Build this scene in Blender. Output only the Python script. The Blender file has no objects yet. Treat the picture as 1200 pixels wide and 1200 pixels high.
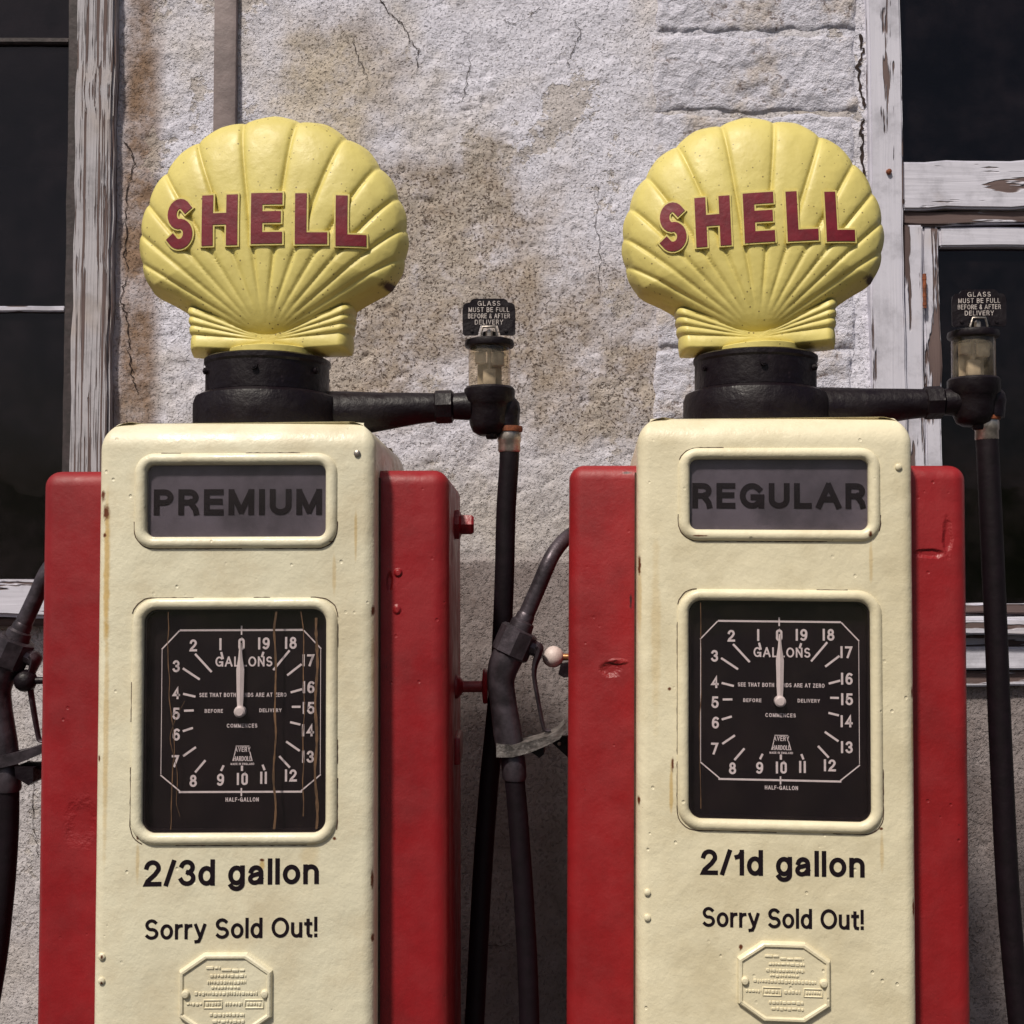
import bpy, bmesh, math, random
import numpy as np
from mathutils import Vector, Matrix

random.seed(7)
S = bpy.context.scene
COL = S.collection
R = math.radians

# ------------------------------------------------------------------ camera
EYE = 1.519
PITCH = R(2.5)
FPX = 1332.0                                  # focal length in pixels of a 1200 px picture
cam = bpy.data.cameras.new('camera')
cam.sensor_width = 36.0
cam.lens = 36.0 * FPX / 1200.0
cam.clip_start = 0.05
cam.clip_end = 2000
co = bpy.data.objects.new('camera', cam)
COL.objects.link(co)
co.location = (0, 0, EYE)
co.rotation_euler = (R(90) + PITCH, 0, 0)
S.camera = co

# ------------------------------------------------------------------ sky, sun, exposure
SUN_AZ, SUN_EL = R(-30), R(54)                # azimuth from the viewer's back towards the left
sun_dir = Vector((math.sin(SUN_AZ) * math.cos(SUN_EL), -math.cos(SUN_AZ) * math.cos(SUN_EL), math.sin(SUN_EL)))
w = bpy.data.worlds.new('World')
S.world = w
w.use_nodes = True
nt = w.node_tree
sky = nt.nodes.new('ShaderNodeTexSky')
sky.sky_type = 'NISHITA'
sky.sun_disc = False
sky.sun_elevation = SUN_EL
sky.sun_rotation = math.atan2(sun_dir.x, sun_dir.y)
sky.dust_density = 4.0
sky.ozone_density = 1.0
bg = nt.nodes['Background']
nt.links.new(sky.outputs[0], bg.inputs[0])
bg.inputs[1].default_value = 0.05
sl = bpy.data.lights.new('sun', 'SUN')
sl.energy = 3.4
sl.angle = R(5)
sl.color = (1.0, 0.93, 0.82)
so = bpy.data.objects.new('sun', sl)
COL.objects.link(so)
so.rotation_euler = (-sun_dir).to_track_quat('-Z', 'Y').to_euler()
S.view_settings.view_transform = 'Standard'
S.view_settings.look = 'None'
S.view_settings.exposure = 0.22
S.view_settings.gamma = 1.0
S.view_settings.use_curve_mapping = False
S.cycles.max_bounces = 5
S.cycles.diffuse_bounces = 3
S.cycles.glossy_bounces = 2
S.cycles.transparent_max_bounces = 8
S.cycles.caustics_reflective = False


# ------------------------------------------------------------------ helpers
def at(px, py, Y):
    """point at depth Y seen at pixel (px, py) of the 1200 px picture"""
    dx, dz = (px - 600) / FPX, (600 - py) / FPX
    c, s = math.cos(PITCH), math.sin(PITCH)
    fy, fz = c - dz * s, s + dz * c
    return Vector((dx * Y / fy, Y, EYE + fz * Y / fy))


def hash2(i, j, seed):
    n = (i.astype(np.int64) * 374761393 + j.astype(np.int64) * 668265263 + seed * 974711) & 0x7fffffff
    n = ((n ^ (n >> 13)) * 1274126177) & 0x7fffffff
    n = (n ^ (n >> 16)) & 0xffff
    return n / 65535.0


def vnoise(x, y, seed=0):
    x = np.asarray(x, float); y = np.asarray(y, float)
    i, j = np.floor(x), np.floor(y)
    fx, fy = x - i, y - j
    fx = fx * fx * (3 - 2 * fx); fy = fy * fy * (3 - 2 * fy)
    a = hash2(i, j, seed); b = hash2(i + 1, j, seed); c = hash2(i, j + 1, seed); d = hash2(i + 1, j + 1, seed)
    return (a * (1 - fx) + b * fx) * (1 - fy) + (c * (1 - fx) + d * fx) * fy - 0.5


def fbm(x, y, octs=5, seed=0, gain=0.55):
    s = 0; a = 1.0; f = 1.0
    for k in range(octs):
        s = s + a * vnoise(np.asarray(x) * f + 17.3 * k, np.asarray(y) * f - 9.1 * k, seed + k)
        a *= gain; f *= 2.03
    return s


def smooth(me, ang=40):
    me.shade_smooth()
    me.set_sharp_from_angle(angle=R(ang))


class MB:
    def __init__(self):
        self.v = []; self.f = []

    def add(self, v, f):
        o = len(self.v)
        self.v += [tuple(p) for p in v]
        self.f += [tuple(i + o for i in q) for q in f]
        return self

    def mesh(self, name, ang=40):
        me = bpy.data.meshes.new(name)
        me.from_pydata(self.v, [], self.f)
        bm = bmesh.new(); bm.from_mesh(me)
        bmesh.ops.recalc_face_normals(bm, faces=bm.faces)
        bm.to_mesh(me); bm.free()
        smooth(me, ang)
        return me

    def box(self, x0, x1, y0, y1, z0, z1, r=0.0, seg=2):
        bm = bmesh.new()
        bmesh.ops.create_cube(bm, size=1)
        for v in bm.verts:
            v.co = Vector(((x0 + x1) / 2 + v.co.x * (x1 - x0), (y0 + y1) / 2 + v.co.y * (y1 - y0), (z0 + z1) / 2 + v.co.z * (z1 - z0)))
        if r > 0:
            bmesh.ops.bevel(bm, geom=bm.edges[:], offset=r, segments=seg, affect='EDGES', profile=0.5)
        self.bm(bm)
        return self

    def bm(self, bm):
        bm.verts.index_update()
        self.add([v.co[:] for v in bm.verts], [[v.index for v in f.verts] for f in bm.faces])
        bm.free()

    def lathe(self, prof, c=(0, 0, 0), axis='Z', n=32, cap=True):
        """prof: list of (radius, height)"""
        v = []; f = []
        for (r, h) in prof:
            for k in range(n):
                a = 2 * math.pi * k / n
                p = (r * math.cos(a), r * math.sin(a), h)
                if axis == 'X': p = (p[2], p[0], p[1])
                if axis == 'Y': p = (p[0], p[2], p[1])
                v.append((p[0] + c[0], p[1] + c[1], p[2] + c[2]))
        m = len(prof)
        for i in range(m - 1):
            for k in range(n):
                k2 = (k + 1) % n
                f.append((i * n + k, i * n + k2, (i + 1) * n + k2, (i + 1) * n + k))
        if cap:
            f.append(tuple(range(n))[::-1]); f.append(tuple((m - 1) * n + k for k in range(n)))
        return self.add(v, f)

    def tube(self, pts, rad, n=14, sx=1.0, sy=1.0, cap=True, up=(0, 1, 0), sub=1):
        """swept tube; rad is a number or a list"""
        pts = [Vector(p) for p in pts]
        rads = list(rad) if isinstance(rad, (list, tuple)) else [rad] * len(pts)
        if sub > 1:
            P = []; Q = []
            for i in range(len(pts) - 1):
                p0 = pts[max(i - 1, 0)]; p1 = pts[i]; p2 = pts[i + 1]; p3 = pts[min(i + 2, len(pts) - 1)]
                for k in range(sub):
                    t = k / sub
                    P.append(0.5 * ((2 * p1) + (p2 - p0) * t + (2 * p0 - 5 * p1 + 4 * p2 - p3) * t * t + (3 * p1 - p0 - 3 * p2 + p3) * t ** 3))
                    Q.append(rads[i] * (1 - t) + rads[i + 1] * t)
            P.append(pts[-1]); Q.append(rads[-1])
            pts, rads = P, Q
        v = []; f = []
        up = Vector(up)
        for i, p in enumerate(pts):
            t = (pts[min(i + 1, len(pts) - 1)] - pts[max(i - 1, 0)]).normalized()
            a = (up - t * up.dot(t)).normalized()
            b = t.cross(a)
            for k in range(n):
                q = 2 * math.pi * k / n
                v.append(p + a * (math.cos(q) * rads[i] * sx) + b * (math.sin(q) * rads[i] * sy))
        for i in range(len(pts) - 1):
            for k in range(n):
                k2 = (k + 1) % n
                f.append((i * n + k, i * n + k2, (i + 1) * n + k2, (i + 1) * n + k))
        if cap:
            f.append(tuple(range(n))[::-1]); f.append(tuple((len(pts) - 1) * n + k for k in range(n)))
        return self.add(v, f)

    def prism(self, poly, y0, y1, ax='Y'):
        """poly in (x, z), extruded from y0 to y1"""
        n = len(poly)
        v = [(x, y0, z) for x, z in poly] + [(x, y1, z) for x, z in poly]
        f = [tuple(range(n)), tuple(range(2 * n - 1, n - 1, -1))]
        f += [(i, (i + 1) % n, n + (i + 1) % n, n + i) for i in range(n)]
        return self.add(v, f)


def link(name, me, mat, parent=None, loc=None, rz=0.0):
    o = bpy.data.objects.new(name, me)
    COL.objects.link(o)
    if mat is not None and me is not None and len(me.materials) == 0:
        me.materials.append(mat)
    if parent is not None: o.parent = parent
    if loc is not None: o.location = loc
    o.rotation_euler.z = rz
    return o


def thing(name, label, cat, loc=(0, 0, 0), rz=0.0, group=None):
    o = bpy.data.objects.new(name, None)
    COL.objects.link(o)
    o.empty_display_size = 0.1
    o.location = loc
    o.rotation_euler.z = rz
    o['label'] = label; o['category'] = cat
    if group: o['group'] = group
    return o


def rrect(wd, ht, r, n=6, cx=0, cz=0):
    p = []
    for (sx, sz, a0) in ((1, 1, 0), (-1, 1, 90), (-1, -1, 180), (1, -1, 270)):
        for k in range(n + 1):
            a = R(a0 + 90 * k / n)
            p.append((cx + sx * (wd / 2 - r) + r * math.cos(a), cz + sz * (ht / 2 - r) + r * math.sin(a)))
    return p


def ring_sweep(mb, wd, ht, r, prof, cx=0, cz=0, n=8):
    """rounded rectangle swept with profile of (outward offset, y)"""
    v = []; f = []
    m = 0
    for (o, y) in prof:
        pts = rrect(wd + 2 * o, ht + 2 * o, max(r + o, 0.001), n, cx, cz)
        m = len(pts)
        v += [(x, y, z) for x, z in pts]
    for i in range(len(prof) - 1):
        for k in range(m):
            k2 = (k + 1) % m
            f.append((i * m + k, i * m + k2, (i + 1) * m + k2, (i + 1) * m + k))
    return mb.add(v, f)


# ------------------------------------------------------------------ monoline lettering
def arc(cx, cy, rx, ry, a0, a1):
    n = max(3, int(abs(a1 - a0) / 15))
    return [(cx + rx * math.cos(R(a0 + (a1 - a0) * k / n)), cy + ry * math.sin(R(a0 + (a1 - a0) * k / n))) for k in range(n + 1)]


def L(*p): return list(p)


el = lambda cx, cy, rx, ry: arc(cx, cy, rx, ry, 0, 360)
X7 = 0.70
G = {
    'A': (.80, [L((0, 0), (.38, 1)), L((.80, 0), (.42, 1)), L((.16, .33), (.64, .33))]),
    'B': (.60, [L((0, 0), (0, 1)), [(0, 1)] + arc(.34, .765, .22, .235, 90, -90) + [(0, .53)], arc(.36, .265, .24, .265, 90, -90) + [(0, 0)]]),
    'C': (.76, [arc(.40, .5, .40, .5, 48, 312)]),
    'D': (.70, [L((0, 0), (0, 1)), [(0, 1)] + arc(.28, .5, .42, .5, 90, -90) + [(0, 0)]]),
    'E': (.56, [L((0, 0), (0, 1)), L((.08, 1), (.56, 1)), L((.08, .53), (.52, .53)), L((.08, 0), (.56, 0))]),
    'F': (.52, [L((0, 0), (0, 1)), L((.08, 1), (.52, 1)), L((.08, .52), (.46, .52))]),
    'G': (.80, [arc(.40, .5, .40, .5, 42, 345), L((.46, .43), (.80, .43)), L((.80, .40), (.80, 0))]),
    'H': (.64, [L((0, 0), (0, 1)), L((.64, 0), (.64, 1)), L((.08, .53), (.56, .53))]),
    'I': (.0, [L((0, 0), (0, 1))]),
    'L': (.50, [L((0, 0), (0, 1)), L((.08, 0), (.50, 0))]),
    'M': (.80, [L((0, 0), (0, 1)), L((.80, 0), (.80, 1)), L((.04, .94), (.375, .08)), L((.76, .94), (.425, .08))]),
    'N': (.66, [L((0, 0), (0, 1)), L((.66, 0), (.66, 1)), L((.02, .98), (.64, .02))]),
    'O': (.82, [el(.41, .5, .41, .5)]),
    'P': (.56, [L((0, 0), (0, 1)), [(0, 1)] + arc(.31, .74, .25, .26, 90, -90) + [(0, .48)]]),
    'R': (.60, [L((0, 0), (0, 1)), [(0, 1)] + arc(.33, .745, .25, .255, 90, -90) + [(0, .49)], L((.36, .49), (.57, .15), (.60, 0))]),
    'S': (.60, [arc(.30, .745, .27, .255, 38, 262) + arc(.30, .25, .30, .25, 82, -145)]),
    'T': (.62, [L((.31, 0), (.31, .94)), L((0, 1), (.62, 1))]),
    'U': (.64, [[(0, 1)] + arc(.32, .32, .32, .32, 180, 360) + [(.64, 1)]]),
    'V': (.70, [L((0, 1), (.35, 0), (.70, 1))]),
    'Y': (.70, [L((0, 1), (.35, .45), (.70, 1)), L((.35, .4), (.35, 0))]),
    'Z': (.58, [L((0, 1), (.58, 1), (0, 0), (.58, 0))]),
    '&': (.60, [arc(.28, .76, .18, .24, -60, 240) + [(.60, 0)], arc(.25, .25, .25, .25, 120, 380)]),
    'd': (.50, [L((.50, 0), (.50, 1)), el(.25, .35, .25, .35)]),
    'g': (.50, [[(.50, .70)] + arc(.25, -.03, .25, .24, 0, -155), el(.25, .35, .25, .35)]),
    'a': (.52, [arc(.25, .47, .21, .23, 165, 0) + [(.46, .04)], [(.44, .42), (.22, .36)] + arc(.20, .17, .19, .18, 100, 275) + [(.34, .03), (.45, .18)]]),
    'l': (.0, [L((0, 0), (0, 1))]),
    'o': (.54, [el(.27, .35, .27, .35)]),
    'n': (.46, [L((0, 0), (0, .70)), arc(.23, .45, .23, .25, 180, 0) + [(.46, 0)]]),
    'r': (.26, [L((0, 0), (0, .70)), arc(.25, .42, .25, .27, 180, 88)]),
    'u': (.46, [L((.46, 0), (.46, .70)), [(0, .70)] + arc(.23, .25, .23, .25, 180, 360)]),
    'y': (.50, [L((0, .70), (.26, .02)), [(.50, .70), (.25, -.05), (.17, -.22), (.02, -.24)]]),
    't': (.28, [[(.13, .90), (.13, .14), (.18, .02), (.28, 0)], L((0, .70), (.28, .70))]),
    '!': (.0, [L((0, 1), (0, .33)), L((0, .0), (0, .03))]),
    '/': (.30, [L((0, 0), (.30, 1))]),
    '-': (.24, [L((0, .42), (.24, .42))]),
    '0': (.44, [[(.22, 1)] + arc(.22, .80, .22, .20, 90, 0) + arc(.22, .20, .22, .20, 0, -180) + arc(.22, .80, .22, .20, 180, 90)]),
    '1': (.22, [L((.22, 0), (.22, 1)), L((.0, .76), (.12, .80), (.20, .95))]),
    '2': (.52, [arc(.26, .73, .25, .27, 170, -15) + [(.36, .44), (.06, .14), (.0, 0), (.54, 0)]]),
    '3': (.50, [arc(.25, .755, .23, .245, 160, -75) , arc(.25, .26, .26, .26, 80, -160)]),
    '4': (.54, [L((.40, 0), (.40, 1), (0, .30), (.54, .30))]),
    '5': (.50, [[(.46, 1), (.08, 1), (.03, .50)] + arc(.25, .31, .27, .31, 140, -160)]),
    '6': (.50, [el(.25, .29, .25, .29), arc(.30, .52, .30, .48, 55, 180) + [(0, .30)]]),
    '7': (.50, [L((0, 1), (.52, 1), (.16, 0))]),
    '8': (.50, [el(.25, .765, .21, .235), el(.25, .26, .26, .26)]),
    '9': (.50, [el(.25, .71, .25, .29), arc(.20, .48, .30, .48, 235, 360) + [(.50, .70)]]),
    ' ': (.12, []),
}


def layout(s, cap, weight, width=None, gap=0.22):
    """centre lines of s, (list of polylines); baseline at 0, centred on x = 0; weight = stroke width"""
    k = cap - weight
    x = 0; out = []
    for ch in s:
        wd, st = G[ch]
        for p in st:
            out.append([(x + a * k, weight / 2 + b * k) for a, b in p])
        x += wd * k + weight + gap * k
    x -= gap * k + weight
    if width:
        sc = (width - weight) / x
        out = [[(a * sc, b) for a, b in p] for p in out]
        x *= sc
    return [[(a - x / 2, b) for a, b in p] for p in out]


def stroke(mb, pts, hw, fn, d0, d1, step=None):
    """a flat bar along pts; fn(x, z, d) places it, d = how proud"""
    closed = len(pts) > 3 and math.hypot(pts[0][0] - pts[-1][0], pts[0][1] - pts[-1][1]) < 1e-7
    P = [Vector(p) for p in pts]
    if not closed:
        P[0] = P[0] - (P[1] - P[0]).normalized() * hw
        P[-1] = P[-1] + (P[-1] - P[-2]).normalized() * hw
    if step:
        Q = []
        for i in range(len(P) - 1):
            n = max(1, int((P[i + 1] - P[i]).length / step))
            Q += [P[i].lerp(P[i + 1], k / n) for k in range(n)]
        P = Q + [P[-1]]
    n = len(P)
    lft = []; rgt = []
    for i in range(n):
        if closed:
            a = (P[i] - P[(i - 1) % n if i else n - 2]).normalized(); b = (P[i + 1 if i < n - 1 else 1] - P[i]).normalized()
        else:
            a = (P[i] - P[i - 1]).normalized() if i else (P[1] - P[0]).normalized()
            b = (P[i + 1] - P[i]).normalized() if i < n - 1 else a
        t = (a + b)
        t = t.normalized() if t.length > 1e-6 else a
        c = max(0.45, t.dot(a))
        nn = Vector((-t.y, t.x)) * (hw / c)
        lft.append(P[i] + nn); rgt.append(P[i] - nn)
    v = [fn(p.x, p.y, d1) for p in lft] + [fn(p.x, p.y, d1) for p in rgt]
    f = [(i, n + i, n + i + 1, i + 1) for i in range(n - 1)]
    if abs(d1 - d0) > 1e-6:
        v += [fn(p.x, p.y, d0) for p in lft] + [fn(p.x, p.y, d0) for p in rgt]
        f += [(i, i + 1, 2 * n + i + 1, 2 * n + i) for i in range(n - 1)]
        f += [(n + i, 3 * n + i, 3 * n + i + 1, n + i + 1) for i in range(n - 1)]
        if not closed:
            f += [(0, 2 * n, 3 * n, n), (n - 1, 2 * n - 1, 4 * n - 1, 3 * n - 1)]
    mb.add(v, f)


def text(mb, s, cap, weight, cx, cz, y, width=None, thick=0.0, gap=0.22, slope=0.0, only=None):
    """flat lettering facing -y, baseline centre (cx, cz), front at y"""
    word = [k for k, wd in enumerate(s.split(' ')) for ch in wd for _ in G[ch][1]]
    for i, p in enumerate(layout(s, cap, weight, width, gap)):
        if only is not None and word[i] != only: continue
        e = 0.00004 * (i % 9)
        stroke(mb, p, weight / 2, lambda x, z, d: (cx + x, y - d - e, cz + z + slope * x), -thick, 0.0)


# ------------------------------------------------------------------ materials
class NB:
    def __init__(self, name):
        self.m = bpy.data.materials.new(name)
        self.m.use_nodes = True
        self.cache = {}
        self.t = self.m.node_tree
        self.b = self.t.nodes['Principled BSDF']
        self.tc = self.t.nodes.new('ShaderNodeTexCoord').outputs['Object']

    def n(self, kind, **k):
        o = self.t.nodes.new(kind)
        for a, b in k.items(): setattr(o, a, b)
        return o

    def set(self, sock, v):
        if isinstance(v, bpy.types.NodeSocket): self.t.links.new(v, sock)
        elif isinstance(v, (tuple, list)) and len(v) == 3 and sock.type == 'RGBA': sock.default_value = (*v, 1)
        else: sock.default_value = v

    def mapv(self, scale=(1, 1, 1), loc=(0, 0, 0), rot=(0, 0, 0), vec=None):
        o = self.n('ShaderNodeMapping')
        self.set(o.inputs['Vector'], vec or self.tc)
        o.inputs['Scale'].default_value = scale; o.inputs['Location'].default_value = loc; o.inputs['Rotation'].default_value = rot
        return o.outputs[0]

    def noise(self, scale, detail=4, rough=.55, vec=None, dist=0):
        key = (scale, detail, rough, vec.node.name if vec else '', dist)
        if key in self.cache: return self.cache[key]
        o = self.n('ShaderNodeTexNoise')
        self.set(o.inputs['Vector'], vec or self.tc)
        o.inputs['Scale'].default_value = scale; o.inputs['Detail'].default_value = detail
        o.inputs['Roughness'].default_value = rough; o.inputs['Distortion'].default_value = dist
        self.cache[key] = o.outputs[0]
        return o.outputs[0]

    def voro(self, scale, feature='F1', vec=None, out='Distance'):
        o = self.n('ShaderNodeTexVoronoi', feature=feature)
        self.set(o.inputs['Vector'], vec or self.tc); o.inputs['Scale'].default_value = scale
        return o.outputs[out]

    def ramp(self, fac, a, b, lo=0.0, hi=1.0):
        o = self.n('ShaderNodeMapRange', interpolation_type='SMOOTHSTEP')
        self.set(o.inputs[0], fac); o.inputs[1].default_value = a; o.inputs[2].default_value = b
        o.inputs[3].default_value = lo; o.inputs[4].default_value = hi
        return o.outputs[0]

    def math(self, op, a, b=0.0):
        o = self.n('ShaderNodeMath', operation=op)
        self.set(o.inputs[0], a); self.set(o.inputs[1], b)
        return o.outputs[0]

    def mix(self, fac, a, b):
        o = self.n('ShaderNodeMix', data_type='RGBA')
        self.set(o.inputs[0], fac); self.set(o.inputs[6], a); self.set(o.inputs[7], b)
        return o.outputs[2]

    def sep(self):
        if 'sep' not in self.cache:
            o = self.n('ShaderNodeSeparateXYZ'); self.set(o.inputs[0], self.tc)
            self.cache['sep'] = o.outputs
        return self.cache['sep']

    def spot(self, x, z, rx, rz, wob=0.35, scale=60):
        """soft-edged irregular patch round (x, z) in the object's own x-z plane, 0..1"""
        s = self.sep()
        a = self.math('MULTIPLY', self.math('SUBTRACT', s[0], x), 1 / rx)
        b = self.math('MULTIPLY', self.math('SUBTRACT', s[2], z), 1 / rz)
        d = self.math('SQRT', self.math('ADD', self.math('MULTIPLY', a, a), self.math('MULTIPLY', b, b)))
        d = self.math('ADD', d, self.math('MULTIPLY', self.math('SUBTRACT', self.noise(scale, 3, .65), .5), wob * 4))
        return self.ramp(d, 1.0, 0.35)

    def bump(self, h, dist, strength=1.0, nrm=None):
        o = self.n('ShaderNodeBump')
        o.inputs['Strength'].default_value = strength; o.inputs['Distance'].default_value = dist
        self.set(o.inputs['Height'], h)
        if nrm is not None: self.set(o.inputs['Normal'], nrm)
        return o.outputs[0]

    def done(self, col=None, rough=.5, nrm=None, metal=0.0, spec=.5, coat=0.0):
        if col is not None: self.set(self.b.inputs['Base Color'], col)
        self.set(self.b.inputs['Roughness'], rough)
        if nrm is not None: self.set(self.b.inputs['Normal'], nrm)
        self.set(self.b.inputs['Metallic'], metal)
        self.b.inputs['Specular IOR Level'].default_value = spec
        if coat: self.b.inputs['Coat Weight'].default_value = coat; self.b.inputs['Coat Roughness'].default_value = .15
        return self.m


def plain(name, col, rough=.5, metal=0.0, bump=None, vary=.25, scale=30, spec=.5):
    b = NB(name)
    k = b.noise(scale, 5, .6)
    c = b.mix(b.ramp(k, .3, .7), tuple(x * (1 - vary) for x in col), tuple(min(1, x * (1 + vary)) for x in col))
    nr = b.bump(b.noise(bump[0], 4, .6), bump[1]) if bump else None
    return b.done(c, rough, nr, metal, spec)


def paint(name, col, dirt, rust, spots=(), streaks=(), rough=.38, lump=.0008, seed=0.0, dents=()):
    """old brush paint on sheet metal: dents, orange peel, dirt, rust spots"""
    b = NB(name)
    v = b.mapv(loc=(seed, seed * .7, seed * 1.3))
    big = b.noise(5, 3, .5, v)
    mid = b.noise(26, 4, .6, v)
    fine = b.noise(150, 3, .6, v)
    c = b.mix(b.ramp(b.noise(9, 5, .65, v), .40, .72), col, dirt)
    c = b.mix(b.ramp(b.noise(3.5, 3, .6, b.mapv((1, 1, .25), (seed, 0, 0))), .45, .75, 0, .6), c, dirt)
    chips = b.ramp(b.noise(95, 3, .6, v), .73, .77)
    c = b.mix(b.math('MULTIPLY', chips, .6), c, rust)
    for s in streaks:
        c = b.mix(b.math('MULTIPLY', b.spot(*s[:4], wob=.25, scale=40), s[4]), c, (.50, .31, .07))
    for s in spots:
        c = b.mix(b.spot(*s[:4], wob=.3, scale=130), c, rust)
    h = b.math('ADD', b.math('MULTIPLY', big, 1.6), b.math('ADD', b.math('MULTIPLY', mid, .38), b.math('MULTIPLY', fine, .10)))
    pits = b.ramp(b.voro(38, vec=b.mapv((1, 1, 1), (seed, 0, seed))), .05, .13)
    sel = b.ramp(b.noise(7, 2, .5, v), .50, .60)
    h = b.math('SUBTRACT', h, b.math('MULTIPLY', b.math('MULTIPLY', b.math('SUBTRACT', 1.0, pits), sel), .22))
    for d in dents:
        h = b.math('ADD', h, b.math('MULTIPLY', b.spot(*d[:4], wob=.22, scale=40), d[4]))
    rg = b.ramp(b.noise(20, 4, .6, v), .3, .7, rough - .08, rough + .14)
    return b.done(c, rg, b.bump(h, lump * 6), spec=.45)


RUST = (.12, .035, .012)
EDGE_A = [(.2165, 1.44, .0035, .012), (.216, 1.02, .003, .02), (.2165, .93, .003, .008), (-.214, 1.21, .003, .007), (.152, 1.550, .006, .002), (.158, 1.085, .004, .004), (-.150, 1.088, .003, .005)]
EDGE_B = [(-.2165, 1.50, .0035, .02), (-.2165, 1.12, .003, .01), (.2165, 1.30, .003, .012), (.150, 1.552, .004, .006), (.2160, .96, .003, .02), (.165, 1.085, .004, .003)]
M = {}
M['cream_a'] = paint('cream_paint', (.74, .69, .52), (.64, .565, .40), RUST,
                     spots=EDGE_A + [(-.212, 1.625, .006, .012), (-.206, 1.598, .008, .016), (-.208, 1.562, .004, .005), (-.203, .905, .003, .004), (-.203, .865, .003, .004), (.045, 1.0525, .005, .003)],
                     streaks=[(-.204, 1.50, .007, .16, .75), (-.202, 1.25, .006, .25, .45), (.19, 1.56, .003, .05, .5), (.045, 1.045, .006, .012, .7), (.156, 1.50, .004, .05, .35), (-.150, 1.05, .004, .04, .4), (.2165, 1.36, .004, .08, .35), (.12, 1.06, .02, .03, .25)])
M['cream_b'] = paint('cream_paint_warm', (.75, .68, .49), (.63, .555, .38), RUST,
                     spots=EDGE_B + [(-.163, 1.18, .003, .015), (-.168, 1.30, .004, .004), (-.12, 1.548, .018, .002), (-.055, .893, .004, .006)],
                     streaks=[(-.165, 1.14, .004, .06, .6), (-.19, 1.4, .01, .2, .25), (.152, 1.51, .004, .05, .4), (.166, 1.05, .004, .04, .4), (.2165, 1.24, .004, .06, .4), (-.2165, 1.44, .005, .07, .4)], seed=3.7)
M['red_a'] = paint('red_paint', (.265, .010, .014), (.20, .009, .012), (.06, .012, .012), rough=.45, lump=.0005, seed=1.3,
                   dents=[(.252, 1.500, .008, .008, 1.2), (.250, 1.440, .008, .010, 1.0), (.238, 1.485, .006, .02, -1.5), (-.26, 1.10, .03, .05, -.8)])
M['red_b'] = paint('red_paint_faded', (.28, .012, .015), (.21, .010, .012), (.06, .012, .012), rough=.45, lump=.0006, seed=5.1,
                   spots=[(-.236, 1.655, .010, .003), (-.229, 1.44, .003, .02)], dents=[(-.262, 1.325, .022, .016, -1.3), (-.25, 1.338, .02, .006, .8), (.258, 1.522, .030, .009, -1.0), (.288, 1.55, .010, .035, -.9)])
M['black'] = None


def black_iron():
    b = NB('black_enamel')
    sc = b.ramp(b.noise(18, 6, .7), .60, .74)
    c = b.mix(sc, (.0055, .0022, .0045), (.028, .017, .023))
    h = b.math('ADD', b.noise(40, 4, .6), b.math('MULTIPLY', b.noise(9, 2), .8))
    return b.done(c, b.ramp(b.noise(25, 4, .6), .3, .7, .36, .6), b.bump(h, .003), spec=.3)


M['black'] = black_iron()


def globe_mat(name, seed):
    b = NB(name)
    v = b.mapv(loc=(seed, seed, seed))
    c = b.mix(b.ramp(b.noise(6, 4, .6, v), .35, .7), (.68, .58, .185), (.61, .51, .155))
    c = b.mix(b.ramp(b.noise(14, 5, .7, v), .56, .76, 0, .45), c, (.46, .35, .08))
    sp = b.math('MULTIPLY', b.ramp(b.voro(85, vec=v), .17, .09), b.ramp(b.noise(16, 3, .6, v), .43, .56))
    c = b.mix(b.math('MULTIPLY', sp, .8), c, (.10, .055, .015))
    c = b.mix(b.spot(.214, .098, .020, .010, .3, 80), c, (.05, .025, .012))
    h = b.math('ADD', b.noise(14, 3, .5, v), b.math('MULTIPLY', b.noise(120, 3, .6, v), .12))
    return b.done(c, b.ramp(b.noise(22, 4), .3, .7, .42, .58), b.bump(h, .004), spec=.5)


M['globe_a'] = globe_mat('yellow_gloss_paint', 0.0)
M['globe_b'] = globe_mat('yellow_gloss_paint_weathered', 4.2)
M['letter_red'] = plain('red_letter_paint', (.16, .006, .016), .48, bump=(60, .001), vary=.2)
M['dial_black'] = plain('dial_black', (.0045, .0015, .0036), .45, vary=.3, scale=12)
M['print_white'] = plain('white_print', (.88, .84, .86), .6, vary=.06, scale=80)
M['print_dull'] = plain('tarnished_print', (.50, .44, .42), .6, vary=.35, scale=120)
M['pointer_white'] = plain('pointer_white', (.88, .84, .84), .45, vary=.08)
M['name_card'] = plain('grey_name_card', (.125, .112, .130), .5, vary=.35, scale=9, bump=(50, .0006))
M['letter_black'] = plain('black_letter_vinyl', (.008, .0035, .0065), .55, vary=.2, spec=.25)
M['steel'] = plain('galvanised_steel', (.42, .37, .33), .38, .85, (90, .0008), .35, 60)
M['rust'] = plain('rust', (.20, .055, .02), .8, 0, (90, .001), .5, 70)
M['rubber'] = plain('black_rubber_hose', (.006, .0025, .0048), .6, 0, (60, .001), .3, 40, .25)
M['alloy'] = plain('dull_cast_alloy', (.062, .050, .060), .42, .55, (45, .0016), .45, 35)
M['worn_alloy'] = plain('worn_bare_alloy', (.20, .18, .17), .45, .7, (70, .003), .6, 60)
M['knob_white'] = plain('chalky_white_knob', (.60, .50, .47), .5, 0, (60, .001), .18, 40)
M['spinner'] = plain('pale_plastic', (.62, .55, .48), .5, 0, None, .15, 50)
M['brass'] = plain('tarnished_brass', (.45, .20, .09), .35, .8, (60, .0008), .3, 50)
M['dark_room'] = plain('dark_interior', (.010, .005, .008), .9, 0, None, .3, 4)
M['putty'] = plain('paint_crack', (.06, .028, .016), .9, 0, None, .4, 60)
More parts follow.
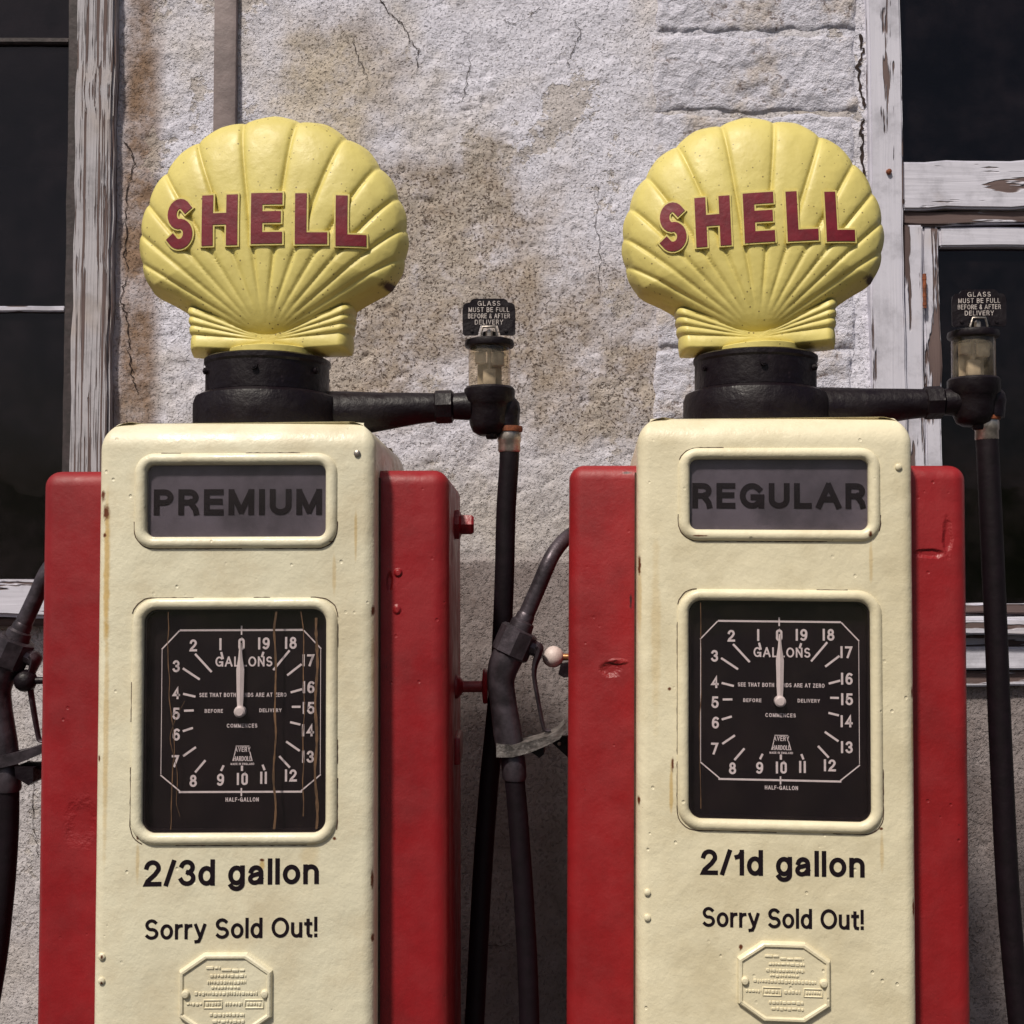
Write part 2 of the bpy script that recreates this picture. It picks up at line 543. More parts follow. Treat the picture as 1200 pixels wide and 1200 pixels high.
M['crack'] = plain('crack_shadow', (.025, .014, .012), .95, 0, None, .4, 60)
M['red_fitting'] = plain('red_painted_fitting', (.26, .012, .018), .4, 0, (50, .0015), .3, 40)


def glass(name, tint, rough, dirt=None):
    b = NB(name)
    t = b.t
    tr = b.n('ShaderNodeBsdfTransparent'); tr.inputs[0].default_value = (*tint, 1)
    gl = b.n('ShaderNodeBsdfGlossy'); gl.inputs['Roughness'].default_value = rough; gl.inputs[0].default_value = (.75, .72, .75, 1)
    fr = b.n('ShaderNodeFresnel')
    ge = b.n('ShaderNodeNewGeometry')
    b.set(fr.inputs[0], b.math('SUBTRACT', 1.45, b.math('MULTIPLY', ge.outputs['Backfacing'], 1.45 - 1 / 1.45)))      # same sheet of glass from both sides
    b.set(fr.inputs['Normal'], b.bump(b.noise(7, 2), .0012))
    mx = b.n('ShaderNodeMixShader')
    t.links.new(fr.outputs[0], mx.inputs[0]); t.links.new(tr.outputs[0], mx.inputs[1]); t.links.new(gl.outputs[0], mx.inputs[2])
    b.set(gl.inputs['Normal'], b.bump(b.noise(7, 2), .0012))
    out = mx
    if dirt:
        df = b.n('ShaderNodeBsdfDiffuse'); df.inputs[0].default_value = (*dirt[0], 1)
        m2 = b.n('ShaderNodeMixShader')
        b.set(m2.inputs[0], b.ramp(b.noise(dirt[2], 6, .7), .35, .8, 0, dirt[1]))
        t.links.new(mx.outputs[0], m2.inputs[1]); t.links.new(df.outputs[0], m2.inputs[2])
        out = m2
    t.links.new(out.outputs[0], t.nodes['Material Output'].inputs[0])
    return b.m


M['pane'] = glass('dirty_window_glass', (.5, .46, .5), .03, ((.20, .15, .17), .05, 5))
M['dial_glass'] = glass('dial_glass', (.93, .90, .90), .02, ((.25, .18, .14), .02, 9))
M['name_glass'] = glass('name_glass', (.92, .90, .92), .12)
M['sight_glass'] = glass('yellowed_sight_glass', (.90, .84, .74), .04, ((.60, .50, .36), .26, 22))


def wall_mat():
    b = NB('weathered_whitewash')
    s = b.sep()
    white = (.68, .668, .765)
    n4 = b.noise(4, 5, .65)
    n9 = b.noise(9, 6, .72)
    p = b.noise(150, 3, .65)
    q = b.noise(70, 4, .72)
    c = b.mix(b.ramp(b.noise(2.2, 4, .62), .47, .66), white, (.58, .535, .53))
    # mould and damp stains
    reg = b.math('MULTIPLY', b.spot(-.42, 2.74, .24, .24, .45, 4), .6)
    for t in ((-.16, 2.36, .40, .24, .45, 4), (.04, 2.12, .42, .28, .45, 4), (.26, 1.93, .28, .20, .5, 4), (-.33, 1.98, .26, .30, .5, 4)):
        reg = b.math('MAXIMUM', reg, b.spot(*t))
    c = b.mix(b.math('MULTIPLY', reg, b.ramp(n9, .30, .62, .30, .88)), c, (.33, .26, .195))
    c = b.mix(b.math('MULTIPLY', b.spot(-.50, 2.66, .22, .22, .4, 4), b.ramp(n9, .3, .6, .2, .7)), c, (.52, .44, .33))
    left = b.spot(-.915, 2.2, .075, 1.6, .10, 4)
    c = b.mix(b.math('MULTIPLY', left, b.ramp(n9, .25, .6, .45, 1)), c, (.25, .165, .115))
    # flaked whitewash
    fl = b.noise(3.3, 7, .74)
    c = b.mix(b.math('MULTIPLY', b.ramp(b.math('ADD', fl, b.math('MULTIPLY', reg, .07)), .575, .605), .65), c, (.44, .385, .34))
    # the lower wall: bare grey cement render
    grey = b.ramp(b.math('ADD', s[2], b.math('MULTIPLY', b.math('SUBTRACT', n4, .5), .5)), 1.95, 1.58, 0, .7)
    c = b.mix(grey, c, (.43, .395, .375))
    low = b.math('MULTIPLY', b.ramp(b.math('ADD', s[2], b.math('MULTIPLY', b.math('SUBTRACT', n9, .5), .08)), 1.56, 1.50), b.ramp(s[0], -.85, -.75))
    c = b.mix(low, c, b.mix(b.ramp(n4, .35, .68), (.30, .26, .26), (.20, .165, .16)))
    # pores and specks, denser in the stained parts
    pore = b.math('GREATER_THAN', p, b.math('ADD', .685, b.math('MULTIPLY', reg, -.115)))
    p2 = b.math('MULTIPLY', b.ramp(q, .55, .72), b.ramp(n4, .42, .62))
    p2 = b.math('MULTIPLY', p2, b.ramp(reg, 0, .5, .40, 1))
    pore = b.math('MULTIPLY', pore, b.math('MAXIMUM', b.ramp(fl, .42, .60), b.math('MULTIPLY', reg, .9)))
    dark = b.math('MAXIMUM', b.math('MULTIPLY', pore, .75), b.math('MULTIPLY', p2, .8))
    c = b.mix(dark, c, (.12, .08, .06))
    h = b.math('SUBTRACT', b.math('MULTIPLY', q, 1.0), b.math('MULTIPLY', b.ramp(p, .52, .75), .8))
    return b.done(c, .93, b.bump(b.math('ADD', h, b.math('MULTIPLY', b.ramp(fl, .575, .605), -.35)), .0046), spec=.2)


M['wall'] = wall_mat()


def stone_mat():
    b = NB('whitewashed_stone')
    n7 = b.noise(6, 5, .65)
    p = b.noise(55, 5, .70)
    c = b.mix(b.ramp(n7, .48, .66), (.66, .648, .745), (.56, .50, .48))
    dark = b.math('MULTIPLY', b.ramp(p, .56, .64), b.ramp(n7, .40, .56))
    c = b.mix(b.math('MULTIPLY', dark, .75), c, (.15, .10, .085))
    h = b.math('ADD', b.math('MULTIPLY', p, -1.4), n7)
    return b.done(c, .93, b.bump(h, .011), spec=.2)


M['stone'] = stone_mat()


def wood_mat(name, vertical=True, peel=.5, grain=60, seed=0.0, white=(.60, .588, .675)):
    b = NB(name)
    sc = (grain, grain, 1.6) if vertical else (1.6, grain, grain)
    v = b.mapv(sc, (seed, seed, seed))
    g = b.noise(1.0, 3, .6, v, .25)
    sc2 = (9, 9, 2.0) if vertical else (2.0, 9, 9)
    big = b.noise(1.6, 4, .65, b.mapv(sc2, (seed * 2, 1, seed)))
    gw = .95 if grain > 100 else .62
    f = b.math('ADD', b.math('MULTIPLY', g, gw), b.math('MULTIPLY', big, 1.17 - gw))
    pe = b.ramp(f, peel + .10, peel + .13)
    wd = b.mix(b.ramp(g, .3, .7), (.055, .036, .036), (.15, .105, .10))
    wh = b.mix(b.ramp(b.noise(11, 5, .7), .45, .7), white, tuple(x * .72 for x in white))
    wh = b.mix(b.ramp(b.noise(4, 3, .6), .55, .75, 0, .6), wh, (.42, .33, .27))
    c = b.mix(pe, wh, wd)
    h = b.math('SUBTRACT', b.math('MULTIPLY', g, .5), b.math('MULTIPLY', pe, .8))
    return b.done(c, .8, b.bump(h, .006), spec=.25)


M['post_left'] = wood_mat('weathered_grain_wood', True, .50, 190, 1.0, (.44, .42, .455))
M['post_right'] = wood_mat('painted_post', True, .59, 40, 2.0)
M['dark_wood'] = plain('dark_stained_wood', (.035, .024, .026), .7, 0, (60, .002), .4, 40)
M['peel_v'] = wood_mat('peeling_paint_upright', True, .465, 26, 3.0)
M['peel_h'] = wood_mat('peeling_paint_rail', False, .55, 30, 4.0)
M['peel_h2'] = wood_mat('badly_peeled_rail', False, .475, 26, 5.0)
M['sill'] = wood_mat('weathered_sill', False, .50, 34, 6.0)
M['pipe'] = plain('mauve_painted_downpipe', (.21, .165, .165), .6, 0, (40, .002), .3, 12)
M['asphalt'] = plain('asphalt', (.05, .047, .046), .9, 0, (120, .004), .4, 25)
M['concrete'] = plain('stained_concrete', (.20, .18, .165), .9, 0, (60, .004), .3, 6)
M['roof'] = plain('slate_roof', (.08, .08, .09), .7, 0, (20, .004), .3, 6)

# ------------------------------------------------------------------ ground
def ground():
    n = 90
    xs = np.sign(np.linspace(-1, 1, n)) * np.abs(np.linspace(-1, 1, n)) ** 2.2 * 600
    X, Y = np.meshgrid(xs, xs)
    hill = np.clip((-Y - 22) / 70, 0, 1)
    hill = hill * hill * (3 - 2 * hill) * (8 + 6 * fbm(X / 55, Y / 55, 3, 5))
    v = np.stack([X, Y, hill], -1).reshape(-1, 3)
    f = [(j * n + i, j * n + i + 1, (j + 1) * n + i + 1, (j + 1) * n + i) for j in range(n - 1) for i in range(n - 1)]
    b = NB('forecourt_and_fields')
    s = b.sep()
    far = b.ramp(s[1], -20, -24)
    k = b.noise(25, 5, .6)
    c = b.mix(b.ramp(k, .3, .7), (.040, .037, .036), (.068, .063, .060))
    gr = b.mix(b.ramp(b.noise(.35, 4, .6), .35, .65), (.030, .045, .016), (.055, .07, .025))
    c = b.mix(far, c, gr)
    m = b.done(c, .9, b.bump(b.noise(120, 3), .004), spec=.2)
    me = bpy.data.meshes.new('ground'); me.from_pydata(v.tolist(), [], f); me.shade_smooth()
    o = link('ground', me, m); o['kind'] = 'structure'
    o.location.z = 0


ground()
o = link('pump_island', MB().box(-1.6, 1.9, 1.62, 2.45, -.05, .12, .02, 3).mesh('pump_island'), M['concrete'])
o['kind'] = 'structure'

# ------------------------------------------------------------------ garage building
WY = 2.75
bld = thing('garage_building', 'old whitewashed stone garage with stained wall and peeling window frames behind the pumps', 'building', (0, WY, 0))


def wp(px, py, dy=0.0):
    p = at(px, py, WY + dy)
    return p.x, p.z


def wall_h(x, z):
    """how proud the wall stands (metres, towards the viewer)"""
    x = np.asarray(x, float); z = np.asarray(z, float)
    h = .012 * fbm(x * 2.3, z * 2.3, 4, 3) + .0042 * fbm(x * 22, z * 22, 3, 11)
    rough = np.clip(fbm(x * 1.7 + 5, z * 1.7, 3, 21) * 2 + .55, 0.15, 1)
    h = h + rough * .0030 * fbm(x * 70, z * 70, 2, 31)
    pit = np.clip(fbm(x * 45, z * 45, 2, 41) - .33, 0, 1)
    h = h - pit * .02 * rough
    lowz = np.clip((1.535 - z) / .012, 0, 1) * np.clip((x + .80) / .02, 0, 1)   # cement render stands a little proud below the day joint
    h = h * (1 - .55 * lowz) + .004 * lowz
    joint = np.exp(-((z - 1.530 - .004 * vnoise(x * 9, x * 0, 7)) / .0035) ** 2) * (x > -.8)
    return h - .004 * joint


OL = (-2.35, -1.0, 1.40, 3.35)       # left opening x0 x1 z0 z1
OR = (.875, 2.30, 1.235, 3.35)
TOP = 3.75


def lines(a, b, fa, fb, fine, coarse, keys):
    L_ = [a]
    while L_[-1] < b - 1e-6:
        L_.append(min(b, L_[-1] + (fine if fa <= L_[-1] < fb else coarse)))
    L_ = [q for q in L_ if all(abs(q - k) > fine * .55 for k in keys)] + list(keys)
    return np.array(sorted(L_))


def build_wall():
    xs = lines(-4.2, 4.2, -1.45, 1.45, .0062, .12, (OL[0], OL[1], OR[0], OR[1], -1.45, 1.45))
    zs = lines(-.05, TOP, .42, 3.0, .0062, .08, (OL[2], OL[3], OR[2], OR[3], .42, 3.0))
    X, Z = np.meshgrid(xs, zs)
    H = wall_h(X, Z)
    nx, nz = len(xs), len(zs)
    v = np.stack([X, -H, Z], -1).reshape(-1, 3).tolist()
    cx = (xs[:-1] + xs[1:]) / 2; cz = (zs[:-1] + zs[1:]) / 2
    CX, CZ = np.meshgrid(cx, cz)
    hole = np.zeros(CX.shape, bool)
    for (a, b, c, d) in (OL, OR):
        hole |= (CX > a) & (CX < b) & (CZ > c) & (CZ < d)
    jj, ii = np.nonzero(~hole)
    a = jj * nx + ii
    f = np.stack([a, a + 1, a + nx + 1, a + nx], -1).tolist()
    mb = MB(); mb.v = [tuple(p) for p in v]; mb.f = [tuple(q) for q in f]
    for (x0, x1, z0, z1) in (OL, OR):      # reveals, 0.28 m deep
        e = .012
        mb.add([(x0, -e, z0), (x0, .28, z0), (x0, .28, z1), (x0, -e, z1)], [(0, 1, 2, 3)])
        mb.add([(x1, -e, z0), (x1, -e, z1), (x1, .28, z1), (x1, .28, z0)], [(0, 1, 2, 3)])
        mb.add([(x0, -e, z1), (x0, .28, z1), (x1, .28, z1), (x1, -e, z1)], [(0, 1, 2, 3)])
        mb.add([(x0, -e, z0), (x1, -e, z0), (x1, .28, z0), (x0, .28, z0)], [(0, 1, 2, 3)])
    me = bpy.data.meshes.new('wall')
    me.from_pydata(mb.v, [], mb.f)
    me.shade_smooth()
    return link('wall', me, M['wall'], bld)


wall = build_wall()
# the room behind the windows, side walls, roof
rm = MB()
for b_ in ((-4.2, 4.2, 3.6, 3.7, 0, TOP), (-4.2, -4.1, .02, 3.6, 0, TOP), (4.1, 4.2, .02, 3.6, 0, TOP)):
    rm.box(*b_)
rm.box(-4.1, 4.1, .30, 3.6, .0, .06)
link('interior', rm.mesh('interior'), M['dark_room'], bld)
rf = MB().box(-4.3, 4.3, .015, 3.75, TOP, TOP + .12, .01)
link('roof', rf.mesh('roof'), M['roof'], bld)


# squared stones that show through the whitewash beside the right-hand window
def stone_mesh(x0, x1, z0, z1, seed, proud):
    nx, nz = max(6, int((x1 - x0) / .008)), max(5, int((z1 - z0) / .008))
    u = np.linspace(0, 1, nx + 1); t = np.linspace(0, 1, nz + 1)
    U, T = np.meshgrid(u, t)
    X = x0 + U * (x1 - x0); Z = z0 + T * (z1 - z0)
    jag = .014
    Z = Z + .012 * fbm(X * 5 + seed, X * 0 + 3, 2, 77) + .02 * (U - .5) * vnoise(np.array(seed * 1.7), np.array(.3), 5)
    X = X + jag * fbm(Z * 26, X * 0 + seed, 3, seed) * (np.abs(U - .5) * 2) ** 3
    Z = Z + jag * fbm(X * 22, Z * 0 + seed + 5, 3, seed + 3) * (np.abs(T - .5) * 2) ** 3
    ed = np.minimum(np.minimum(U, 1 - U) * (x1 - x0), np.minimum(T, 1 - T) * (z1 - z0))
    H = proud * np.clip(ed / .016, 0, 1) ** .7 + .0075 * fbm(X * 30, Z * 30, 4, seed + 9, .65) * np.clip(ed / .02, 0, 1) - .006 * (ed <= 1e-6) + wall_h(X, Z) * .8
    v = np.stack([X, -H - .004, Z], -1).reshape(-1, 3).tolist()
    f = [(j * (nx + 1) + i, j * (nx + 1) + i + 1, (j + 1) * (nx + 1) + i + 1, (j + 1) * (nx + 1) + i) for j in range(nz) for i in range(nx)]
    me = bpy.data.meshes.new('stone'); me.from_pydata(v, [], f); me.shade_smooth()
    return me


rows = [-62, 40, 133, 226, 318, 410, 500, 600]
for r_ in range(len(rows) - 1):
    cuts = [(768, 1004)] if r_ in (0, 1) else ([(768, 872), (878, 1002)] if r_ % 2 == 0 else [(768, 930), (936, 1003)])
    for k, (a_, b_) in enumerate(cuts):
        x0, z1 = wp(a_ + random.uniform(-4, 4), rows[r_] + 1.5)
        x1, z0 = wp(b_ + random.uniform(-3, 3), rows[r_ + 1] - 1.5)
        link('stone', stone_mesh(x0, x1, z0, z1, 40 + r_ * 7 + k, random.uniform(.0012, .0035)), M['stone'], wall)


def crack(pts, wd=.0016, seed=0):
    rnd = random.Random(seed)
    P = []
    for i in range(len(pts) - 1):
        for k in range(7):
            t = k / 7
            P.append((pts[i][0] * (1 - t) + pts[i + 1][0] * t + rnd.uniform(-2.2, 2.2), pts[i][1] * (1 - t) + pts[i + 1][1] * t + rnd.uniform(-1.5, 1.5)))
    P.append(pts[-1])
    v = []; f = []
    for i, (a, b) in enumerate(P):
        x, z = wp(a, b)
        q = P[min(i + 1, len(P) - 1)]; p = P[max(i - 1, 0)]
        dx, dz = q[0] - p[0], -(q[1] - p[1])
        l = math.hypot(dx, dz) or 1
        ww = wd * (.35 + .9 * rnd.random()) * (1 if 0 < i < len(P) - 1 else .1)
        for s in (-1, 1):
            xx, zz = x - s * dz / l * ww, z + s * dx / l * ww
            v.append((xx, -float(wall_h(xx, zz)) - .0022, zz))
        if i: f.append((2 * i - 2, 2 * i - 1, 2 * i + 1, 2 * i))
    me = bpy.data.meshes.new('crack'); me.from_pydata(v, [], f)
    link('crack', me, M['crack'], wall)


for i, c_ in enumerate([
        [(144, 165), (152, 175), (157, 190), (150, 215), (148, 260), (146, 300), (150, 320)],
        [(150, 320), (142, 350), (152, 380), (150, 410), (155, 440), (162, 462)],
        [(446, 0), (455, 15), (472, 28), (480, 48), (490, 58), (487, 85)],
        [(672, 22), (680, 40), (672, 55), (664, 80)],
        [(552, 60), (548, 95), (541, 118)],
        [(700, 215), (698, 260), (704, 300), (700, 340)],
        [(414, 42), (420, 70), (430, 90)],
        [(590, 25), (600, 28), (618, 22), (634, 8)],
        [(37, 905), (41, 940), (40, 970), (46, 1005)],  # stand-in for a hanging chain, added as a crack ribbon on the wall
        [(560, 1105), (580, 1108), (602, 1104)],
        [(1007, 40), (1010, 62), (1005, 80), (1009, 110), (1012, 128)],
        [(1011, 138), (1009, 160), (1012, 195), (1012, 240)]]):
    crack(c_, (.0014, .0008, .0040)[0 if i < 3 else 1 if i < 10 else 2], i)

# square downpipe between the left window and the left globe
pm = MB()
x0, _ = wp(253, 60); x1, _ = wp(279, 60)
_, z0 = wp(260, 345); z1 = 3.72
pm.box(x0, x1, -.020, .01, z0, z1, .003, 2)
link('downpipe', pm.mesh('downpipe'), M['pipe'], bld)


# windows
def wood(name, parent, x0, x1, y0, y1, z0, z1, mat, r=.004, wav=.0015, seed=0):
    bm = bmesh.new(); bmesh.ops.create_cube(bm, size=1)
    for v in bm.verts:
        v.co = Vector(((x0 + x1) / 2 + v.co.x * (x1 - x0), (y0 + y1) / 2 + v.co.y * (y1 - y0), (z0 + z1) / 2 + v.co.z * (z1 - z0)))
    bmesh.ops.bevel(bm, geom=bm.edges[:], offset=r, segments=2, affect='EDGES')
    long_e = [e for e in bm.edges if e.calc_length() > max(x1 - x0, z1 - z0) * .6]
    bmesh.ops.subdivide_edges(bm, edges=long_e, cuts=24, use_grid_fill=True)
    for v in bm.verts:
        if x1 - x0 > z1 - z0:
            v.co.z += wav * 2 * float(vnoise(v.co.x * 14, seed, seed)) ; v.co.y += wav * 2 * float(vnoise(v.co.x * 9, seed + 3, seed))
        else:
            v.co.x += wav * 2 * float(vnoise(v.co.z * 14, seed, seed)); v.co.y += wav * 2 * float(vnoise(v.co.z * 9, seed + 3, seed))
    mb = MB(); mb.bm(bm)
    return link(name, mb.mesh(name), mat, parent)


wl = link('window', None, None, bld)
wl['label'] = 'dark left window with grainy weathered post and thin glazing bars'
xa, _ = wp(92, 200); xb, _ = wp(137, 200)
_, zs_ = wp(30, 681); _, zb1 = wp(30, 357); _, zb2 = wp(30, 38)
wood('frame', wl, xa, xb, -.030, .09, zs_ - .02, 3.35, M['post_left'], .006, .003, 1)
wood('frame', wl, -2.34, -2.26, -.02, .09, zs_ - .02, 3.35, M['post_left'], .006, .003, 2)
wood('frame', wl, -2.26, xa - .002, -.018, .085, 3.28, 3.345, M['peel_h'], .004, .002, 3)
wood('sash', wl, xa - .042, xa - .003, .03, .075, zs_ + .004, 3.275, M['dark_wood'], .004, .002, 4)
cuts = [zs_ + .004, zb1, zb2, 3.275]
for z_ in (zb1, zb2):
    wood('glazing_bar', wl, -2.255, xa - .044, .042, .070, z_ - .007, z_ + .007, M['dark_wood'] if z_ > 2.5 else M['peel_h2'], .003, .001, int(z_ * 10))
wood('glazing_bar', wl, -1.66, -1.635, .040, .066, zs_ + .006, 3.272, M['dark_wood'], .003, .001, 17)
for a_, b_ in ((-2.255, -1.661), (-1.634, xa - .044)):
    for k in range(3):
        me = MB().box(a_, b_, .055, .059, cuts[k] + (.0075 if k else .0), cuts[k + 1] - .0075).mesh('pane')
        link('pane', me, M['pane'], wl)
_, zsb = wp(30, 722)
wood('sill', wl, -2.40, xb + .02, -.075, .10, zsb, zs_ + .002, M['sill'], .010, .004, 5)
_, zt_ = wp(30, 727)
wood('sill', wl, -2.38, xb + .01, -.045, .02, zt_ - .012, zsb - .001, M['peel_h2'], .004, .002, 6)

wr = link('window', None, None, bld)
wr['label'] = 'tall right window with white peeling frame, upper light and hinged casement'
xa, _ = wp(1016, 200); xb, _ = wp(1055, 200)
wood('frame', wr, xa, xb, -.022, .10, 1.22, 3.35, M['post_right'], .005, .003, 11)
xr = 2.26
wood('frame', wr, xr, xr + .07, -.02, .10, 1.22, 3.35, M['post_right'], .005, .003, 12)
_, r1 = wp(1100, 190); _, r2 = wp(1100, 246); _, r3 = wp(1100, 264); _, r4 = wp(1100, 288); _, sT = wp(1160, 722)
wood('transom', wr, xb + .001, xr - .001, -.012, .09, r2, r1, M['peel_h'], .005, .004, 13)
wood('transom', wr, xb + .001, xr - .001, .002, .09, r3 + .003, r2 - .001, M['peel_h2'], .004, .004, 14)
wood('transom', wr, xb + .001, xr - .001, -.012, .09, 3.28, 3.345, M['peel_h'], .004, .002, 15)
h1, _ = wp(1061, 400); h2, _ = wp(1082, 400); h3, _ = wp(1084.5, 400); h4, _ = wp(1104, 400)
wood('frame', wr, xb + .002, h2, -.004, .085, sT - .03, r3, M['peel_v'], .004, .002, 16)
wood('casement_stile', wr, h3, h4, .004, .060, sT + .006, r3 - .002, M['peel_v'], .005, .003, 18)
wood('casement_rail', wr, h4 + .001, xr - .04, .006, .060, r4, r3 - .003, M['peel_h'], .004, .002, 19)
wood('casement_rail', wr, h4 + .001, xr - .04, .006, .060, sT + .006, sT + .030, M['peel_h2'], .004, .002, 20)
wood('casement_stile', wr, xr - .038, xr - .002, .004, .060, sT + .006, r3 - .002, M['peel_v'], .005, .003, 21)
wood('casement_stile', wr, 1.60, 1.66, .005, .059, sT + .031, r4 - .001, M['peel_v'], .005, .003, 22)
link('pane', MB().box(h4 + .001, 1.599, .030, .034, sT + .031, r4 - .001).mesh('pane'), M['pane'], wr)
link('pane', MB().box(1.661, xr - .039, .030, .034, sT + .031, r4 - .001).mesh('pane'), M['pane'], wr)
link('pane', MB().box(xb + .002, xr - .001, .040, .044, r1 + .001, 3.279).mesh('pane'), M['pane'], wr)
ys = [722, 742, 757, 784, 803]
for k in range(4):
    _, za = wp(1160, ys[k]); _, zb = wp(1160, ys[k + 1])
    wood('sill', wr, .90, 2.36, -.03 - .014 * (3 - k) if k != 1 else -.02, .10, zb + .002, za, (M['sill'], M['peel_h2'], M['peel_h'], M['sill'])[k] if k != 3 else M['peel_h'], .004, .003, 30 + k)
hx, _ = wp(1081, 330)
for (pa, pb) in ((322, 362), (660, 700)):
    _, za = wp(1081, pa); _, zb = wp(1081, pb)
    hm = MB().lathe([(.0045, zb), (.0045, za)], (hx + .002, -.008, 0), n=10)
    for k in range(4):
        zz = zb + (za - zb) * (k + .5) / 4
        hm.lathe([(.0052, zz - .004), (.0052, zz + .004)], (hx + .002, -.008, 0), n=10)
    link('hinge', hm.mesh('hinge'), M['rust'], wr)
# rusty nail on the right-hand post
nx_, nz_ = wp(1038, 205)
link('nail', MB().lathe([(.0, -.030), (.006, -.028), (.007, -.022), (.003, -.02)], (nx_, 0, nz_), 'Y', 10).mesh('nail'), M['rust'], wr)


# ------------------------------------------------------------------ fuel pumps
CW = .2203     # half width of the cream casing
RW = .334      # half width over the red side panels
DEP = .50
TOPZ = 1.744


def boolean_cut(me, cutters):
    base = bpy.data.objects.new('tmp', me); COL.objects.link(base)
    extra = []
    for c in cutters:
        o = bpy.data.objects.new('tmpc', c); COL.objects.link(o); extra.append(o)
        m = base.modifiers.new('b', 'BOOLEAN'); m.operation = 'DIFFERENCE'; m.object = o; m.solver = 'EXACT'
    bpy.context.view_layer.update()
    out = bpy.data.meshes.new_from_object(base.evaluated_get(bpy.context.evaluated_depsgraph_get()))
    for o in [base] + extra: bpy.data.objects.remove(o)
    return out


NW, NH, NZ = .287, .117, 1.6155       # name window
DW, DH, DZ = .290, .352, 1.2690       # dial window


def casing_mesh(cx):
    bm = bmesh.new(); bmesh.ops.create_cube(bm, size=1)
    for v in bm.verts:
        v.co = Vector((v.co.x * 2 * CW, DEP / 2 + v.co.y * DEP, .16 + (v.co.z + .5) * (TOPZ - .16)))
    up = [e for e in bm.edges if abs(e.verts[0].co.z - e.verts[1].co.z) > .5]
    bmesh.ops.bevel(bm, geom=up, offset=.020, segments=6, affect='EDGES', profile=.5)
    up = [e for e in bm.edges if all(v.co.z > TOPZ - .001 for v in e.verts)]
    bmesh.ops.bevel(bm, geom=up, offset=.046, segments=10, affect='EDGES', profile=.5)
    mb = MB(); mb.bm(bm)
    me = mb.mesh('casing')
    c1 = MB().prism(rrect(NW, NH, .012, 6, cx, NZ), -.02, .05).mesh('c')
    c2 = MB().prism(rrect(DW, DH, .020, 6, cx, DZ), -.02, .10).mesh('c')
    out = boolean_cut(me, [c1, c2])
    smooth(out, 28)
    return out


